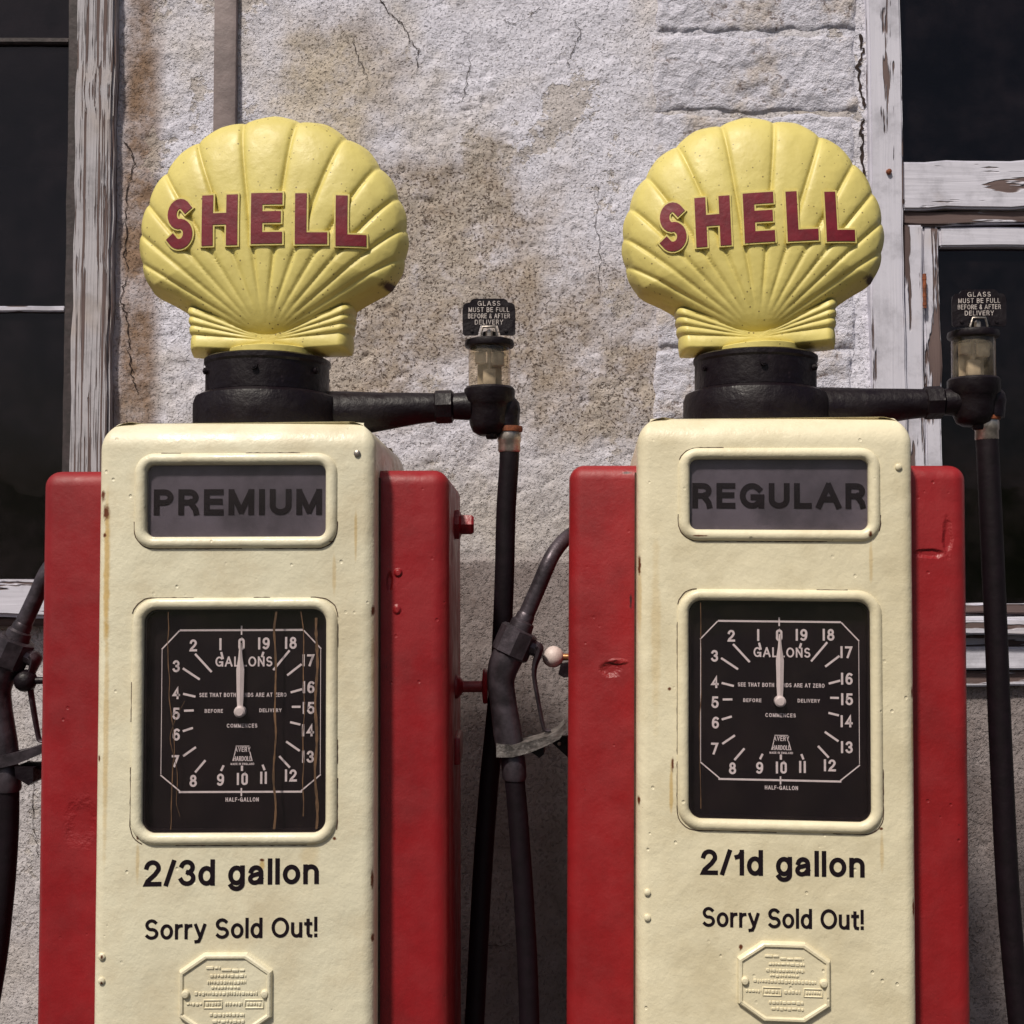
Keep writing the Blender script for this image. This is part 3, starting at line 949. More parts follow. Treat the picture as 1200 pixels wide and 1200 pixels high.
def dial(parent, Yc, cx):
    """everything behind the dial glass; hub at the card centre"""
    k = .000346
    hx, hz = cx + (.006 if cx < .003 else .003), DZ + .013
    d = link('dial_card', MB().box(cx - DW / 2 - .004, cx + DW / 2 + .004, Yc, Yc + .004, DZ - DH / 2 - .004, DZ + DH / 2 + .004).mesh('dial_card'), M['dial_black'], parent)
    mb = MB()
    y = Yc - .0006

    def ln(pts, wd=9, e=0.0):
        stroke(mb, [(hx + a * k, hz + b * k) for a, b in pts], wd * k / 2, lambda x, z, q: (x, y - q - e, z), 0, 0)
    ln([(-280, 370), (280, 370)]); ln([(-365, 285), (-288, 366)], 6, .0001); ln([(288, 366), (365, 285)], 6, .0002)
    ln([(-365, 280), (-365, -285)], 3, .0003); ln([(365, 280), (365, -285)], 3, .0004)
    ln([(-365, -292), (-280, -362)], 6, .0001); ln([(365, -292), (280, -362)], 6, .0002); ln([(-278, -368), (278, -368)])
    ln([(0, 352), (0, 386)], 7, .0002); ln([(4, -354), (4, -384)], 7, .0002)
    for a in ([(-210, 258), (-140, 182)], [(-92, 265), (-86, 242)], [(-265, 193), (-195, 147)], [(-262, 78), (-215, 67)], [(-257, 2), (-222, 3)],
              [(-262, -90), (-225, -78)], [(-260, -202), (-210, -167)], [(-205, -275), (-165, -228)], [(-88, -268), (-80, -252)], [(6, -268), (6, -254)],
              [(108, -265), (102, -250)], [(222, -255), (180, -210)], [(266, -180), (212, -143)], [(268, -62), (230, -53)], [(268, 18), (238, 18)],
              [(275, 97), (232, 85)], [(273, 210), (215, 165)], [(218, 272), (150, 190)], [(100, 265), (95, 250)]):
        ln(a, 10)
    num = {'0': (0, 305), 'I': (-97, 305), '2': (-222, 300), '3': (-300, 205), '4': (-298, 82), '5': (-298, -12), '6': (-296, -107), '7': (-300, -228),
           '8': (-217, -318), '9': (-92, -313), 'I0': (8, -310), 'II': (105, -305), 'I2': (230, -295), 'I3': (308, -210), 'I4': (308, -90),
           'I5': (310, 12), 'I6': (310, 107), 'I7': (308, 230), 'I8': (227, 310), 'I9': (103, 308)}
    for s, (a, b) in num.items():
        text(mb, s, 55 * k, 10 * k, hx + a * k, hz + (b - 27) * k, y, gap=.24)
    text(mb, 'GALLONS', 46 * k, 7.5 * k, hx + 12 * k, hz + 203 * k, y - .0005, 262 * k)
    text(mb, 'SEE THAT BOTH HANDS ARE AT ZERO', 19 * k, 3.3 * k, hx + 8 * k, hz + 64 * k, y, 400 * k, gap=.3)
    text(mb, 'BEFORE', 17 * k, 3.1 * k, hx - 125 * k, hz - 8 * k, y, 84 * k, gap=.3)
    text(mb, 'DELIVERY', 17 * k, 3.1 * k, hx + 135 * k, hz - 6 * k, y, 102 * k, gap=.3)
    text(mb, 'COMMENCES', 18 * k, 3.2 * k, hx + 5 * k, hz - 76 * k, y, 140 * k, gap=.3)
    text(mb, 'HALF-GALLON', 19 * k, 3.3 * k, hx + 8 * k, hz - 412 * k, y, 152 * k, gap=.3)
    text(mb, 'AVERY', 22 * k, 3.2 * k, hx + 8 * k, hz - 186 * k, y, 72 * k, gap=.3)
    text(mb, 'HARDOLL', 22 * k, 3.2 * k, hx + 8 * k, hz - 228 * k, y, 82 * k, gap=.3)
    text(mb, 'MADE IN ENGLAND', 10 * k, 1.9 * k, hx + 8 * k, hz - 246 * k, y, 108 * k, gap=.3)
    ln([(-26, -188), (-36, -226)], 4); ln([(42, -188), (52, -226)], 4)
    ln([(-22, -160), (38, -160)], 3, .0001)
    link('dial_print', mb.mesh('dial_print'), M['print_white'], d)
    pm = MB()
    pts = [(-11, -5), (-15, 60), (-18, 190), (-9, 250), (-4, 312), (4, 312), (9, 250), (18, 190), (15, 60), (11, -5)]
    n = len(pts)
    v = [(hx + a * k, Yc - .008, hz + b * k) for a, b in pts] + [(hx + a * k, Yc - .006, hz + b * k) for a, b in pts]
    v += [(hx, Yc - .0100, hz + b * k) for b in (-5, 60, 190, 250, 312)]
    pm.add(v, [(0, 1, 2 * n + 1, 2 * n), (1, 2, 2 * n + 2, 2 * n + 1), (2, 3, 2 * n + 3, 2 * n + 2), (3, 4, 2 * n + 4, 2 * n + 3),
               (5, 6, 2 * n + 3, 2 * n + 4), (6, 7, 2 * n + 2, 2 * n + 3), (7, 8, 2 * n + 1, 2 * n + 2), (8, 9, 2 * n, 2 * n + 1), (4, 5, 2 * n + 4)]
           + [(i, (i + 1) % n, n + (i + 1) % n, n + i) for i in range(n)])
    pm.lathe([(.0, Yc - .0140), (.006, Yc - .0136), (.0088, Yc - .0115), (.0092, Yc - .009), (.0092, Yc - .002)], (hx, 0, hz), 'Y', 24, False)
    link('pointer', pm.mesh('pointer', 25), M['pointer_white'], d)
    return d


def plate_part(parent, cx, cz, mat, seed):
    rnd = random.Random(seed)
    wd, ht, c = .070, .060, .034

    def octo(o):
        a, b, q = wd + o, ht + o, c + o * .41
        return [(cx + x, cz + z) for x, z in ((-a + q + .004, b), (a - q - .004, b), (a, b - q + .008), (a, -b + q - .008), (a - q - .004, -b), (-a + q + .004, -b), (-a, -b + q - .008), (-a, b - q + .008))]
    v = []; f = []
    prof = [(.003, .001), (.001, -.006), (-.001, -.0078), (-.004, -.0078), (-.006, -.0048)]
    for o, y in prof: v += [(x, y, z) for x, z in octo(o)]
    for i in range(len(prof) - 1):
        f += [(i * 8 + k, i * 8 + (k + 1) % 8, (i + 1) * 8 + (k + 1) % 8, (i + 1) * 8 + k) for k in range(8)]
    f.append(tuple(range(32, 40)))
    o = link('rating_plate', MB().add(v, f).mesh('rating_plate', 30), mat, parent)
    em = MB()

    def blob(x0, x1, z, hh):
        em.box(cx + x0, cx + x1, -.0064, -.004, cz + z - hh / 2, cz + z + hh / 2, .0006, 1)

    def worn(x0, x1, z, hh, wl):
        x = x0
        while x < x1:
            e = min(x1, x + rnd.uniform(.5, 1.3) * wl)
            blob(x, e, z + rnd.uniform(-.0004, .0004), hh * rnd.uniform(.75, 1.1))
            x = e + rnd.uniform(.0006, .0016)
    worn(-.030, -.008, .0405, .004, .010); worn(-.006, .030, .037, .0035, .016)
    worn(-.024, .032, .0285, .0045, .006)
    worn(-.028, .032, .0185, .005, .004); worn(-.022, .022, .0105, .004, .004)
    worn(-.048, .050, .0015, .0055, .004)
    worn(-.060, -.036, -.0145, .004, .004); worn(.0, .026, -.0145, .005, .004)
    for x0 in (-.034, .030):
        for (a, b, cc, d) in ((x0, x0 + .030, -.0085, .0016), (x0, x0 + .030, -.0205, .0016)):
            blob(a, b, cc, d)
        blob(x0, x0 + .0016, -.0145, .012); blob(x0 + .0284, x0 + .030, -.0145, .012)
        worn(x0 + .004, x0 + .026, -.0145, .005, .004)
    worn(-.024, .030, -.031, .005, .005); worn(-.020, .030, -.041, .0045, .006)
    link('embossing', em.mesh('embossing'), mat, o)
    for s in (-1, 1):
        sm = MB().lathe([(.0066, -.003), (.0064, -.0075), (.0045, -.0100), (.0, -.0106)], (cx + s * .0615, 0, cz + .001), 'Y', 16, False)
        link('screw', sm.mesh('screw'), mat, o)
    return o


ARM_Y = .23
FXA, FXB = .398, .388  # sight glass axis, measured from the pump centre


def arm_parts(p, FX, dz0):
    # stepped swivel collar
    cm = MB().lathe([(.126, TOPZ - .004), (.130, TOPZ + .004), (.130, 1.798), (.126, 1.810), (.114, 1.816), (.110, 1.817)], (0, ARM_Y, 0), n=64)
    col = link('swivel_collar', cm.mesh('swivel_collar', 30), M['black'], p)
    rm_ = MB().lathe([(.1065, 1.814), (.1090, 1.818), (.1090, 1.866), (.1115, 1.870), (.1115, 1.877), (.107, 1.880), (.090, 1.880)], (0, ARM_Y, 0), n=64)
    link('collar_ring', rm_.mesh('collar_ring', 30), M['black'], col)
    for a in (-90, -150, -30, 30, 150, 90):
        q = R(a); c, s = math.cos(q), math.sin(q)
        sm = MB()
        sm.tube([(c * .107, ARM_Y + s * .107, 1.852), (c * .1150, ARM_Y + s * .1150, 1.852)], .006, 12, up=(0, 0, 1))
        sm.tube([(c * .1150, ARM_Y + s * .1150, 1.852), (c * .1165, ARM_Y + s * .1165, 1.852)], .0032, 8, up=(0, 0, 1))
        link('set_screw', sm.mesh('set_screw'), M['black'], col)
    z = 1.793
    am = MB()
    am.tube([(.06, ARM_Y, z - .014), (.14, ARM_Y, z - .010), (.20, ARM_Y, z - .006), (.27, ARM_Y, z), (.315, ARM_Y, z + .002)], [.046, .041, .035, .028, .025], 28, 1.0, 1.0)
    am.tube([(.298, ARM_Y, z + .002), (.302, ARM_Y, z + .002), (.330, ARM_Y, z + .003), (.334, ARM_Y, z + .003)], [.025, .030, .030, .025], 8)
    am.tube([(.330, ARM_Y, z + .003), (.365, ARM_Y, z + .004)], [.0235, .026], 20)
    link('swing_arm', am.mesh('swing_arm'), M['black'], p)
    # sight glass head
    hm = MB()
    hm.lathe([(.020, 1.752), (.030, 1.758), (.036, 1.772), (.0375, 1.790), (.041, 1.806), (.0455, 1.812), (.0455, 1.834), (.042, 1.838), (.037, 1.838)], (FX, ARM_Y, 0), n=36)
    hm.tube([(FX + .006, ARM_Y, 1.806), (FX + .028, ARM_Y, 1.802), (FX + .030, ARM_Y, 1.790), (FX + .029, ARM_Y, 1.768)], [.026, .026, .0245, .0235], 20, sub=4)
    hm.lathe([(.009, 1.744), (.011, 1.748), (.011, 1.760)], (FX + .004, ARM_Y - .01, 0), n=12)
    link('sight_glass_body', hm.mesh('sight_glass_body'), M['black'], p, (0, 0, dz0))
    gm = MB().lathe([(.0365, 1.836), (.0375, 1.839), (.0375, 1.908), (.0365, 1.912)], (FX, ARM_Y, 0), n=40, cap=False)
    gl = link('sight_glass', gm.mesh('sight_glass'), M['sight_glass'], p, (0, 0, dz0))
    sp = MB()
    sp.box(FX - .012, FX + .012, ARM_Y - .006, ARM_Y + .010, 1.842, 1.872, .004)
    sp.box(FX - .026, FX - .006, ARM_Y - .008, ARM_Y + .004, 1.880, 1.902, .003)
    sp.box(FX + .005, FX + .027, ARM_Y - .008, ARM_Y + .004, 1.876, 1.902, .003)
    sp.box(FX - .022, FX + .022, ARM_Y + .012, ARM_Y + .015, 1.842, 1.885, .001)
    sp.lathe([(.004, 1.838), (.004, 1.909)], (FX, ARM_Y + .004, 0), n=10)
    link('flow_spinner', sp.mesh('flow_spinner'), M['spinner'], gl)
    cp = MB().lathe([(.036, 1.909), (.0435, 1.911), (.0450, 1.916), (.0435, 1.922), (.034, 1.925), (.014, 1.926), (.012, 1.938), (.0, 1.939)], (FX, ARM_Y, 0), n=36, cap=False)
    link('sight_glass_cap', cp.mesh('sight_glass_cap'), M['black'], p, (0, 0, dz0))
    # notice plate
    pl = []
    half = [(.0465, 1.9285), (.0470, 1.970), (.0455, 1.9795), (.041, 1.9835), (.034, 1.9845), (.031, 1.989), (.026, 1.9915)]
    bot = [(.043, 1.9255), (.020, 1.9265), (.015, 1.944), (.0, 1.9445)]
    rs = bot[::-1] + half
    poly = [(FX + x, z_) for x, z_ in rs] + [(FX - x, z_) for x, z_ in reversed(rs[1:])]
    np_ = link('notice_plate', MB().prism(poly, ARM_Y - .034, ARM_Y - .030).mesh('notice_plate'), M['black'], p, (0, 0, dz0))
    tm = MB()
    yy = ARM_Y - .0344
    text(tm, 'GLASS', .0085, .0011, FX, 1.9785, yy, .040, gap=.3)
    text(tm, 'MUST BE FULL', .0085, .0011, FX, 1.9672, yy, .072, gap=.3)
    text(tm, 'BEFORE & AFTER', .0085, .0011, FX, 1.9560, yy, .074, gap=.3)
    text(tm, 'DELIVERY', .0085, .0011, FX, 1.9450, yy, .050, gap=.3)
    link('notice_lettering', tm.mesh('notice_lettering'), M['print_dull'], np_)
    cl = MB()
    cl.tube([(FX - .015, ARM_Y - .031, 1.9255), (FX - .011, ARM_Y - .033, 1.941), (FX + .011, ARM_Y - .033, 1.941), (FX + .015, ARM_Y - .031, 1.9255)], .0022, 8)
    cl.lathe([(.006, 1.924), (.006, 1.935), (.003, 1.938)], (FX, ARM_Y - .024, 0), n=6)
    link('clip', cl.mesh('clip'), M['steel'], np_)
    for s in (-1, 1):
        link('rivet', MB().lathe([(.0036, ARM_Y - .0335), (.003, ARM_Y - .0358), (.0, ARM_Y - .0362)], (FX + s * .030, 0, 1.9335), 'Y', 12, False).mesh('rivet'), M['black'], np_)




def side_panel_mesh(sg, RW=RW):
    bm = bmesh.new(); bmesh.ops.create_cube(bm, size=1)
    x0, x1 = CW - .012, RW
    for v in bm.verts:
        v.co = Vector((((x0 + x1) / 2 + v.co.x * (x1 - x0)), .056 + (v.co.y + .5) * (DEP - .06), .14 + (v.co.z + .5) * (1.669 - .14)))
    outer = [e for e in bm.edges if sum(abs(v.co.x) > RW - .01 for v in e.verts) == 2 and not all(v.co.z < .3 for v in e.verts)]
    top = [e for e in bm.edges if all(v.co.z > 1.5 for v in e.verts) and e not in outer and abs(e.verts[0].co.x - e.verts[1].co.x) > .05]
    bmesh.ops.bevel(bm, geom=outer + top, offset=.026, segments=7, affect='EDGES', profile=.5)
    mb = MB(); mb.bm(bm)
    mb.v = [(sg * a, b, c) for a, b, c in mb.v]
    return mb.mesh('side_panel', 30)


def fuel_pump(label, loc, rz, cream, red, word, price, lean, plate_z, streaks, name_w, knob):
    p = thing('fuel_pump', label, 'fuel pump', loc, rz, 'vintage fuel pumps on the island')
    p.rotation_euler.y = lean
    cx = .0065 if '1' in price else .0
    me = casing_mesh(cx); me.materials.clear()
    link('casing', me, cream, p)
    for sg in (-1, 1):
        sp = link('side_panel', side_panel_mesh(sg, .323 if sg > 0 and '1' in price else RW), red, p)
        sm = MB().box(min(sg * (CW + .0004), sg * (CW + .003)), max(sg * (CW + .0004), sg * (CW + .003)), .050, .058, .2, 1.655)
        link('seam', sm.mesh('seam'), M['putty'], sp)
    link('plinth', MB().box(-.30, .30, .03, .47, 0, .158, .01).mesh('plinth'), M['black'], p)
    # name window
    prof = [(-.0015, .046), (-.0015, .004), (-.001, -.001), (.003, -.0052), (.008, -.0066), (.013, -.0052), (.0165, -.0015), (.0175, .0016)]
    bz = link('name_window', ring_sweep(MB(), NW, NH, .014, prof, cx, NZ).mesh('bezel', 50), cream, p)
    link('glass', MB().box(cx - NW / 2, cx + NW / 2, .003, .0048, NZ - NH / 2, NZ + NH / 2).mesh('glass'), M['name_glass'], bz)
    link('name_card', MB().box(cx - NW / 2 - .003, cx + NW / 2 + .003, .0085, .0125, NZ - NH / 2 - .003, NZ + NH / 2 + .003).mesh('name_card'), M['name_card'], bz)
    tm = MB(); text(tm, word, .0415, .0094, cx + .001, NZ - .0225, .0079, name_w, gap=.14)
    link('name_lettering', tm.mesh('name_lettering'), M['letter_black'], bz)
    # dial window
    bd = link('dial_window', ring_sweep(MB(), DW, DH, .022, [(-.0015, .092)] + prof[1:], cx, DZ).mesh('bezel', 50), cream, p)
    lm = MB(); ring_sweep(lm, DW - .0032, DH - .0032, .020, [(0, .0034), (-.003, .0034), (-.003, .026)], cx, DZ)
    link('gasket', lm.mesh('gasket'), M['dial_black'], bd)
    link('glass', MB().box(cx - DW / 2 + .002, cx + DW / 2 - .002, .0005, .0030, DZ - DH / 2 + .002, DZ + DH / 2 - .002).mesh('glass'), M['dial_glass'], bd)
    dial(p, .0185, cx)
    # paint cracks round the bezels
    rnd = random.Random(int(1000 * loc[0]) + 5)
    for (wd, ht, zc, par) in ((NW, NH, NZ, bz), (DW, DH, DZ, bd)):
        o = .0172
        pts = rrect(wd + 2 * o, ht + 2 * o, .030, 8, cx, zc)
        dense = []
        for i in range(len(pts)):
            a, b = pts[i], pts[(i + 1) % len(pts)]
            n = max(1, int(math.hypot(a[0] - b[0], a[1] - b[1]) / .006))
            dense += [(a[0] + (b[0] - a[0]) * k / n + rnd.uniform(-.0005, .0005), a[1] + (b[1] - a[1]) * k / n + rnd.uniform(-.0005, .0005)) for k in range(n)]
        run = []

        def lay(run):
            if len(run) > 3:
                cm = MB(); stroke(cm, run, .0007, lambda x, z, d: (x, -.0004 - d, z), 0, .0002)
                link('paint_crack', cm.mesh('paint_crack'), M['putty'], par)
        for i, q in enumerate(dense):
            lowb = q[1] < zc - ht * .25
            if vnoise(i * .13, zc * 3 + loc[0] * 7, 3) > (-.22 if lowb else .10): run.append(q)
            else:
                lay(run)
                run = []
        lay(run)
    # rusty runs on the dial glass
    for (x, wv, br, z0, z1, sd) in streaks:
        rn = random.Random(sd); v = []; f = []; n = 40
        for i in range(n + 1):
            z = z1 + (z0 - z1) * i / n
            xc = x + wv * float(fbm(z * 9, sd, 3, sd)); ww = br * (.5 + .5 * rn.random())
            v += [(xc - ww, .0001, z), (xc + ww, .0001, z)]
            if i: f.append((2 * i - 2, 2 * i - 1, 2 * i + 1, 2 * i))
        link('rust_run', MB().add(v, f).mesh('rust_run'), M['streak'], bd)
    # price lettering
    tx, up_, sq = (cx + .004, .009, .93) if '1' in price else (-.003, .016, .99)
    for nm, wd, cap, wt, z, full in (('price_lettering', price, .0405, .0071, .998 + up_, .276 * sq), ('sold_out_lettering', 'Sorry Sold Out!', .0315, .0050, .916 + up_, .272 * sq)):
        for k in range(len(wd.split(' '))):
            tm = MB(); text(tm, wd, cap, wt, tx, z, -.0005, full, gap=.10, slope=.012, only=k)
            link(nm, tm.mesh(nm), M['letter_black'], p)
    plate_part(p, .012 if '1' in price else -.010, plate_z, cream, int(plate_z * 1000))
    # small screws and rivets on the front
    spots = [(.192, 1.690), (-.204, .905), (-.204, .868)] if '3' in price else [(.196, 1.66), (-.203, .975), (-.203, .935)]
    for i, (x, z) in enumerate(spots):
        sm = MB().lathe([(.0056, .003), (.0054, -.0022), (.0036, -.0036), (.0, -.0038)], (x, 0, z), 'Y', 14, False)
        link('screw', sm.mesh('screw'), M['steel'] if (i == 0 and '3' in price) else cream, p)
    arm_parts(p, FXB if '1' in price else FXA, .001 if '1' in price else -.008)
    # fittings on the right-hand flank
    if '3' in price:
        fm = MB()
        fm.lathe([(.030, RW - .004), (.030, RW + .008), (.020, RW + .012), (.020, RW + .030), (.016, RW + .034)], (0, .27, 1.585), 'X', 6)
        link('hex_plug', fm.mesh('hex_plug'), M['red_fitting'], p)
        fm = MB()
        fm.lathe([(.022, RW - .004), (.022, RW + .004), (.016, RW + .010), (.0105, RW + .014), (.0105, RW + .048), (.030, RW + .050), (.032, RW + .053), (.030, RW + .058), (.0, RW + .059)], (0, .27, 1.292), 'X', 24, False)
        link('drain_knob', fm.mesh('drain_knob'), M['red_fitting'], p)
        fm = MB().box(RW - .004, RW + .010, .24, .34, 1.155, 1.205, .005)
        link('hasp', fm.mesh('hasp'), M['red_fitting'], p)
    # nozzle rest and knob on the left-hand flank
    kx, kz, kc = knob
    km = MB()
    km.tube([(-RW + .006, .175, kz), (kx, .175, kz)], .0062, 12, up=(0, 0, 1))
    stem = link('knob_stem', km.mesh('knob_stem'), M['brass'] if '1' in price else M['black'], p)
    sm = MB().lathe([(.0, -.0195), (.007, -.0182), (.0135, -.0142), (.0180, -.0075), (.0195, 0), (.0180, .0075), (.0135, .0142), (.007, .0182), (.0, .0195)], (kx, .175, kz), 'X', 28, False)
    link('knob', sm.mesh('knob'), kc, stem)
    bm_ = MB().prism([(-RW + .004, kz - .008), (-RW - .016, kz - .012), (-RW - .020, kz - .030), (-RW - .010, kz - .036), (-RW + .004, kz - .034)], .165, .187)
    link('knob_bracket', bm_.mesh('knob_bracket'), M['black'], p)
    br = MB()
    zz = kz - .139
    br.prism([(-RW + .004, zz), (-RW - .070, zz - .002), (-RW - .074, zz - .010), (-RW - .030, zz - .014), (-RW + .004, zz - .044)], .172, .186)
    br.prism([(-RW - .044, zz - .006), (-RW - .076, zz - .004), (-RW - .074, zz - .022), (-RW - .052, zz - .036), (-RW - .044, zz - .030)], .150, .205)
    rs = link('nozzle_rest', br.mesh('nozzle_rest'), M['black'], p)
    link('rivet', MB().lathe([(.004, .1722), (.003, .1695), (.0, .169)], (-RW - .018, 0, zz - .014), 'Y', 12, False).mesh('rivet'), M['steel'], rs)
    return p


M['streak'] = plain('dried_rust_run', (.11, .058, .028), .7, 0, None, .5, 40)

P1 = (-.432, 1.8, 0.0)
P2 = (.4130, 1.835, .012)
fuel_pump('cream and red fuel pump with PREMIUM window and rust-streaked dial', P1, 0, M['cream_a'], M['red_a'], 'PREMIUM', '2/3d gallon', R(-.2), .848,
          [(-.098, .02, .0009, 1.10, 1.44, 3), (.066, .008, .0020, 1.10, 1.44, 5), (.109, .012, .0011, 1.12, 1.44, 8), (.128, .006, .0028, 1.10, 1.43, 9), (-.085, .03, .0006, 1.12, 1.30, 12)],
          .268, (-RW - .070, 1.315, M['black']))
fuel_pump('cream and red fuel pump with REGULAR window and clean dial', P2, R(-4.5), M['cream_b'], M['red_b'], 'REGULAR', '2/1d gallon', R(.4), .842,
          [(-.118, .004, .0007, 1.11, 1.44, 21)], .277, (-RW - .030, 1.335, M['knob_white']))


# ------------------------------------------------------------------ scallop globes
TH = np.array([0, 13.5, 20, 26, 31.7, 36.5, 41.4, 46, 50, 54, 58, 62, 65, 68])
RR = np.array([.411, .404, .395, .385, .372, .360, .346, .331, .317, .301, .283, .264, .248, .230])
GR = np.array([-65, -58, -50, -41.4, -31.7, -20, -7, 7, 20, 31.7, 41.4, 50, 58, 65.])
HF = .070


def lobe(th):
    i = np.clip(np.searchsorted(GR, th) - 1, 0, len(GR) - 2)
    wd = GR[i + 1] - GR[i]
    ph = np.clip((th - GR[i]) / wd, 0, 1)
    ok = (th > GR[0]) & (th < GR[-1])
    return ph, wd, ok


def outline(scallops=True):
    th = np.linspace(-66.5, 66.5, 380)
    ph, wd, ok = lobe(th)
    r = np.interp(np.abs(th), TH, RR)
    sc = np.sin(np.pi * ph) ** .75 * np.clip(wd / 13, .4, 1) * .0085
    r = r - .002 + (np.where(ok, sc, 0) if scallops else .007)
    top = [(r[i] * math.sin(R(th[i])), r[i] * math.cos(R(th[i]))) for i in range(len(th))]
    right = [top[-1], (.203, .084), (.172, .068), (.123, .037), (.080, .010), (.057, -.002), (.031, -.0105), (0, -.0145)]
    low = right + [(-x, z) for x, z in reversed(right[:-1])]
    P = [Vector(q) for q in low]
    out = []
    for i in range(len(P) - 1):
        p0, p1, p2, p3 = P[max(i - 1, 0)], P[i], P[i + 1], P[min(i + 2, len(P) - 1)]
        for k in range(9):
            t = k / 9
            q = 0.5 * ((2 * p1) + (p2 - p0) * t + (2 * p0 - 5 * p1 + 4 * p2 - p3) * t * t + (3 * p1 - p0 - 3 * p2 + p3) * t ** 3)
            out.append((q.x, q.y))
    return np.array(top + out[1:])


OUT = outline()
CEN = np.array([0, .175])


OUTS = outline(False)
_sa = np.arctan2(OUTS[:, 0] - CEN[0], OUTS[:, 1] - CEN[1])
_sr = np.hypot(OUTS[:, 0] - CEN[0], OUTS[:, 1] - CEN[1])
_sx = np.argsort(_sa)


def tparam(x, z):
    a = np.arctan2(x - CEN[0], z - CEN[1]); r = np.hypot(x - CEN[0], z - CEN[1])
    return r / np.interp(a, _sa[_sx], _sr[_sx], period=2 * math.pi)


def puff(t):
    t = np.clip(t, 0, 1)
    return HF * (.80 * np.clip(1 - t ** 5.0, 0, 1) ** .55 + .20 * (1 - t ** 2))


def ribs(x, z):
    rho = np.hypot(x, z); th = np.degrees(np.arctan2(x, z))
    ph, wd, ok = lobe(th)
    u = np.abs(2 * ph - 1)
    sg = np.maximum(.09, .0035 / np.maximum(rho * np.radians(wd) / 2, .004))
    prof = 1 - .75 * u ** 3.4 - .50 * np.exp(-((u - 1) / sg) ** 2)
    amp = np.clip(.135 * rho * np.radians(wd), 0, .0066) * np.clip((rho - .03) / .06, 0, 1)
    return np.where(ok, prof * amp - amp * .7, -amp * .7)


def globe_mesh():
    n = len(OUT); m = 84
    t = 1 - (1 - np.linspace(0, 1, m + 1)[1:]) ** 1.55
    v = [(0, -float(puff(0) + ribs(np.array(0.), np.array(.175))), .175)]
    T = t[:, None]
    X = CEN[0] + T * (OUT[None, :, 0] - CEN[0]); Z = CEN[1] + T * (OUT[None, :, 1] - CEN[1])
    rnd_ = np.sqrt(np.clip(1 - (np.clip(T - .93, 0, 1) / .07) ** 2, 0, 1))
    H = (puff(tparam(X, Z)) + ribs(X, Z)) * rnd_
    H[-1, :] = 0
    H = np.maximum(H, 0)
    front = np.stack([X, -H, Z], -1).reshape(-1, 3)
    back = np.stack([X, H, Z], -1)[:-1].reshape(-1, 3)
    v = [v[0]] + front.tolist() + [(0, -v[0][1], .175)] + back.tolist()
    nb = 1 + m * n
    f = []
    for k in range(n):
        k2 = (k + 1) % n
        f.append((0, 1 + k2, 1 + k)); f.append((nb, nb + 1 + k, nb + 1 + k2))
        for i in range(m - 1):
            f.append((1 + i * n + k, 1 + i * n + k2, 1 + (i + 1) * n + k2, 1 + (i + 1) * n + k))
            b0, b1 = nb + 1 + i * n + k, nb + 1 + i * n + k2
            if i < m - 2: c0, c1 = nb + 1 + (i + 1) * n + k, nb + 1 + (i + 1) * n + k2
            else: c0, c1 = 1 + (m - 1) * n + k, 1 + (m - 1) * n + k2
            f.append((b0, c0, c1, b1))
    me = bpy.data.meshes.new('scallop'); me.from_pydata(v, [], f); me.shade_smooth()
    return me


def wing_mesh():
    nx, nz = 110, 44
    v = []; f = []
    for sg in (-1, 1):
        u = np.linspace(-1, 1, nx + 1); q = np.linspace(0, 1, nz + 1)
        u = np.sign(u) * (1 - (1 - np.abs(u)) ** 1.5)
        q = q ** 1.4
        U, Q = np.meshgrid(u, q)
        xo = .141 + .008 * Q
        zt = .010 + .056 * np.abs(U)
        Z = -.022 + Q * (zt + .022)
        ang = np.degrees(np.arctan2(np.abs(U) * xo, Z))
        gl = np.array([56, 66, 71.5, 77.5, 84.5, 104])
        i = np.clip(np.searchsorted(gl, ang) - 1, 0, 4)
        ph = np.clip((ang - gl[i]) / (gl[i + 1] - gl[i]), 0, 1)
        pr = 1 - np.abs(2 * ph - 1) ** 2.4
        X = U * (xo + .0035 * pr)
        ex = np.clip((np.abs(U) - .86) / .14, 0, 1); ez = np.clip((.16 - Q) / .16, 0, 1)
        H = .042 * np.sqrt(np.clip(1 - ex ** 2, 0, 1)) * np.sqrt(np.clip(1 - ez ** 2, 0, 1)) + .006 * (pr - .6) * np.abs(U) * (1 - ex) * (1 - ez)
        H = np.maximum(H, 0)
        o = len(v)
        v += np.stack([X, sg * H, Z], -1).reshape(-1, 3).tolist()
        for j in range(nz):
            for i2 in range(nx):
                a = o + j * (nx + 1) + i2
                qd = (a, a + 1, a + nx + 2, a + nx + 1)
                f.append(qd if sg < 0 else qd[::-1])
    me = bpy.data.meshes.new('hinge_wing'); me.from_pydata(v, [], f); me.shade_smooth()
    return me


GM, WM = globe_mesh(), wing_mesh()


def on_shell(x, z, d):
    return (x, -float(puff(tparam(np.array(x), np.array(z)))) - d, z)


LET = [('S', -.1745, -.1255), ('H', -.1085, -.0445), ('E', -.0205, .0345), ('L', .0570, .1130), ('L', .1275, .1800)]
LZ, LCAP = .163, .0895


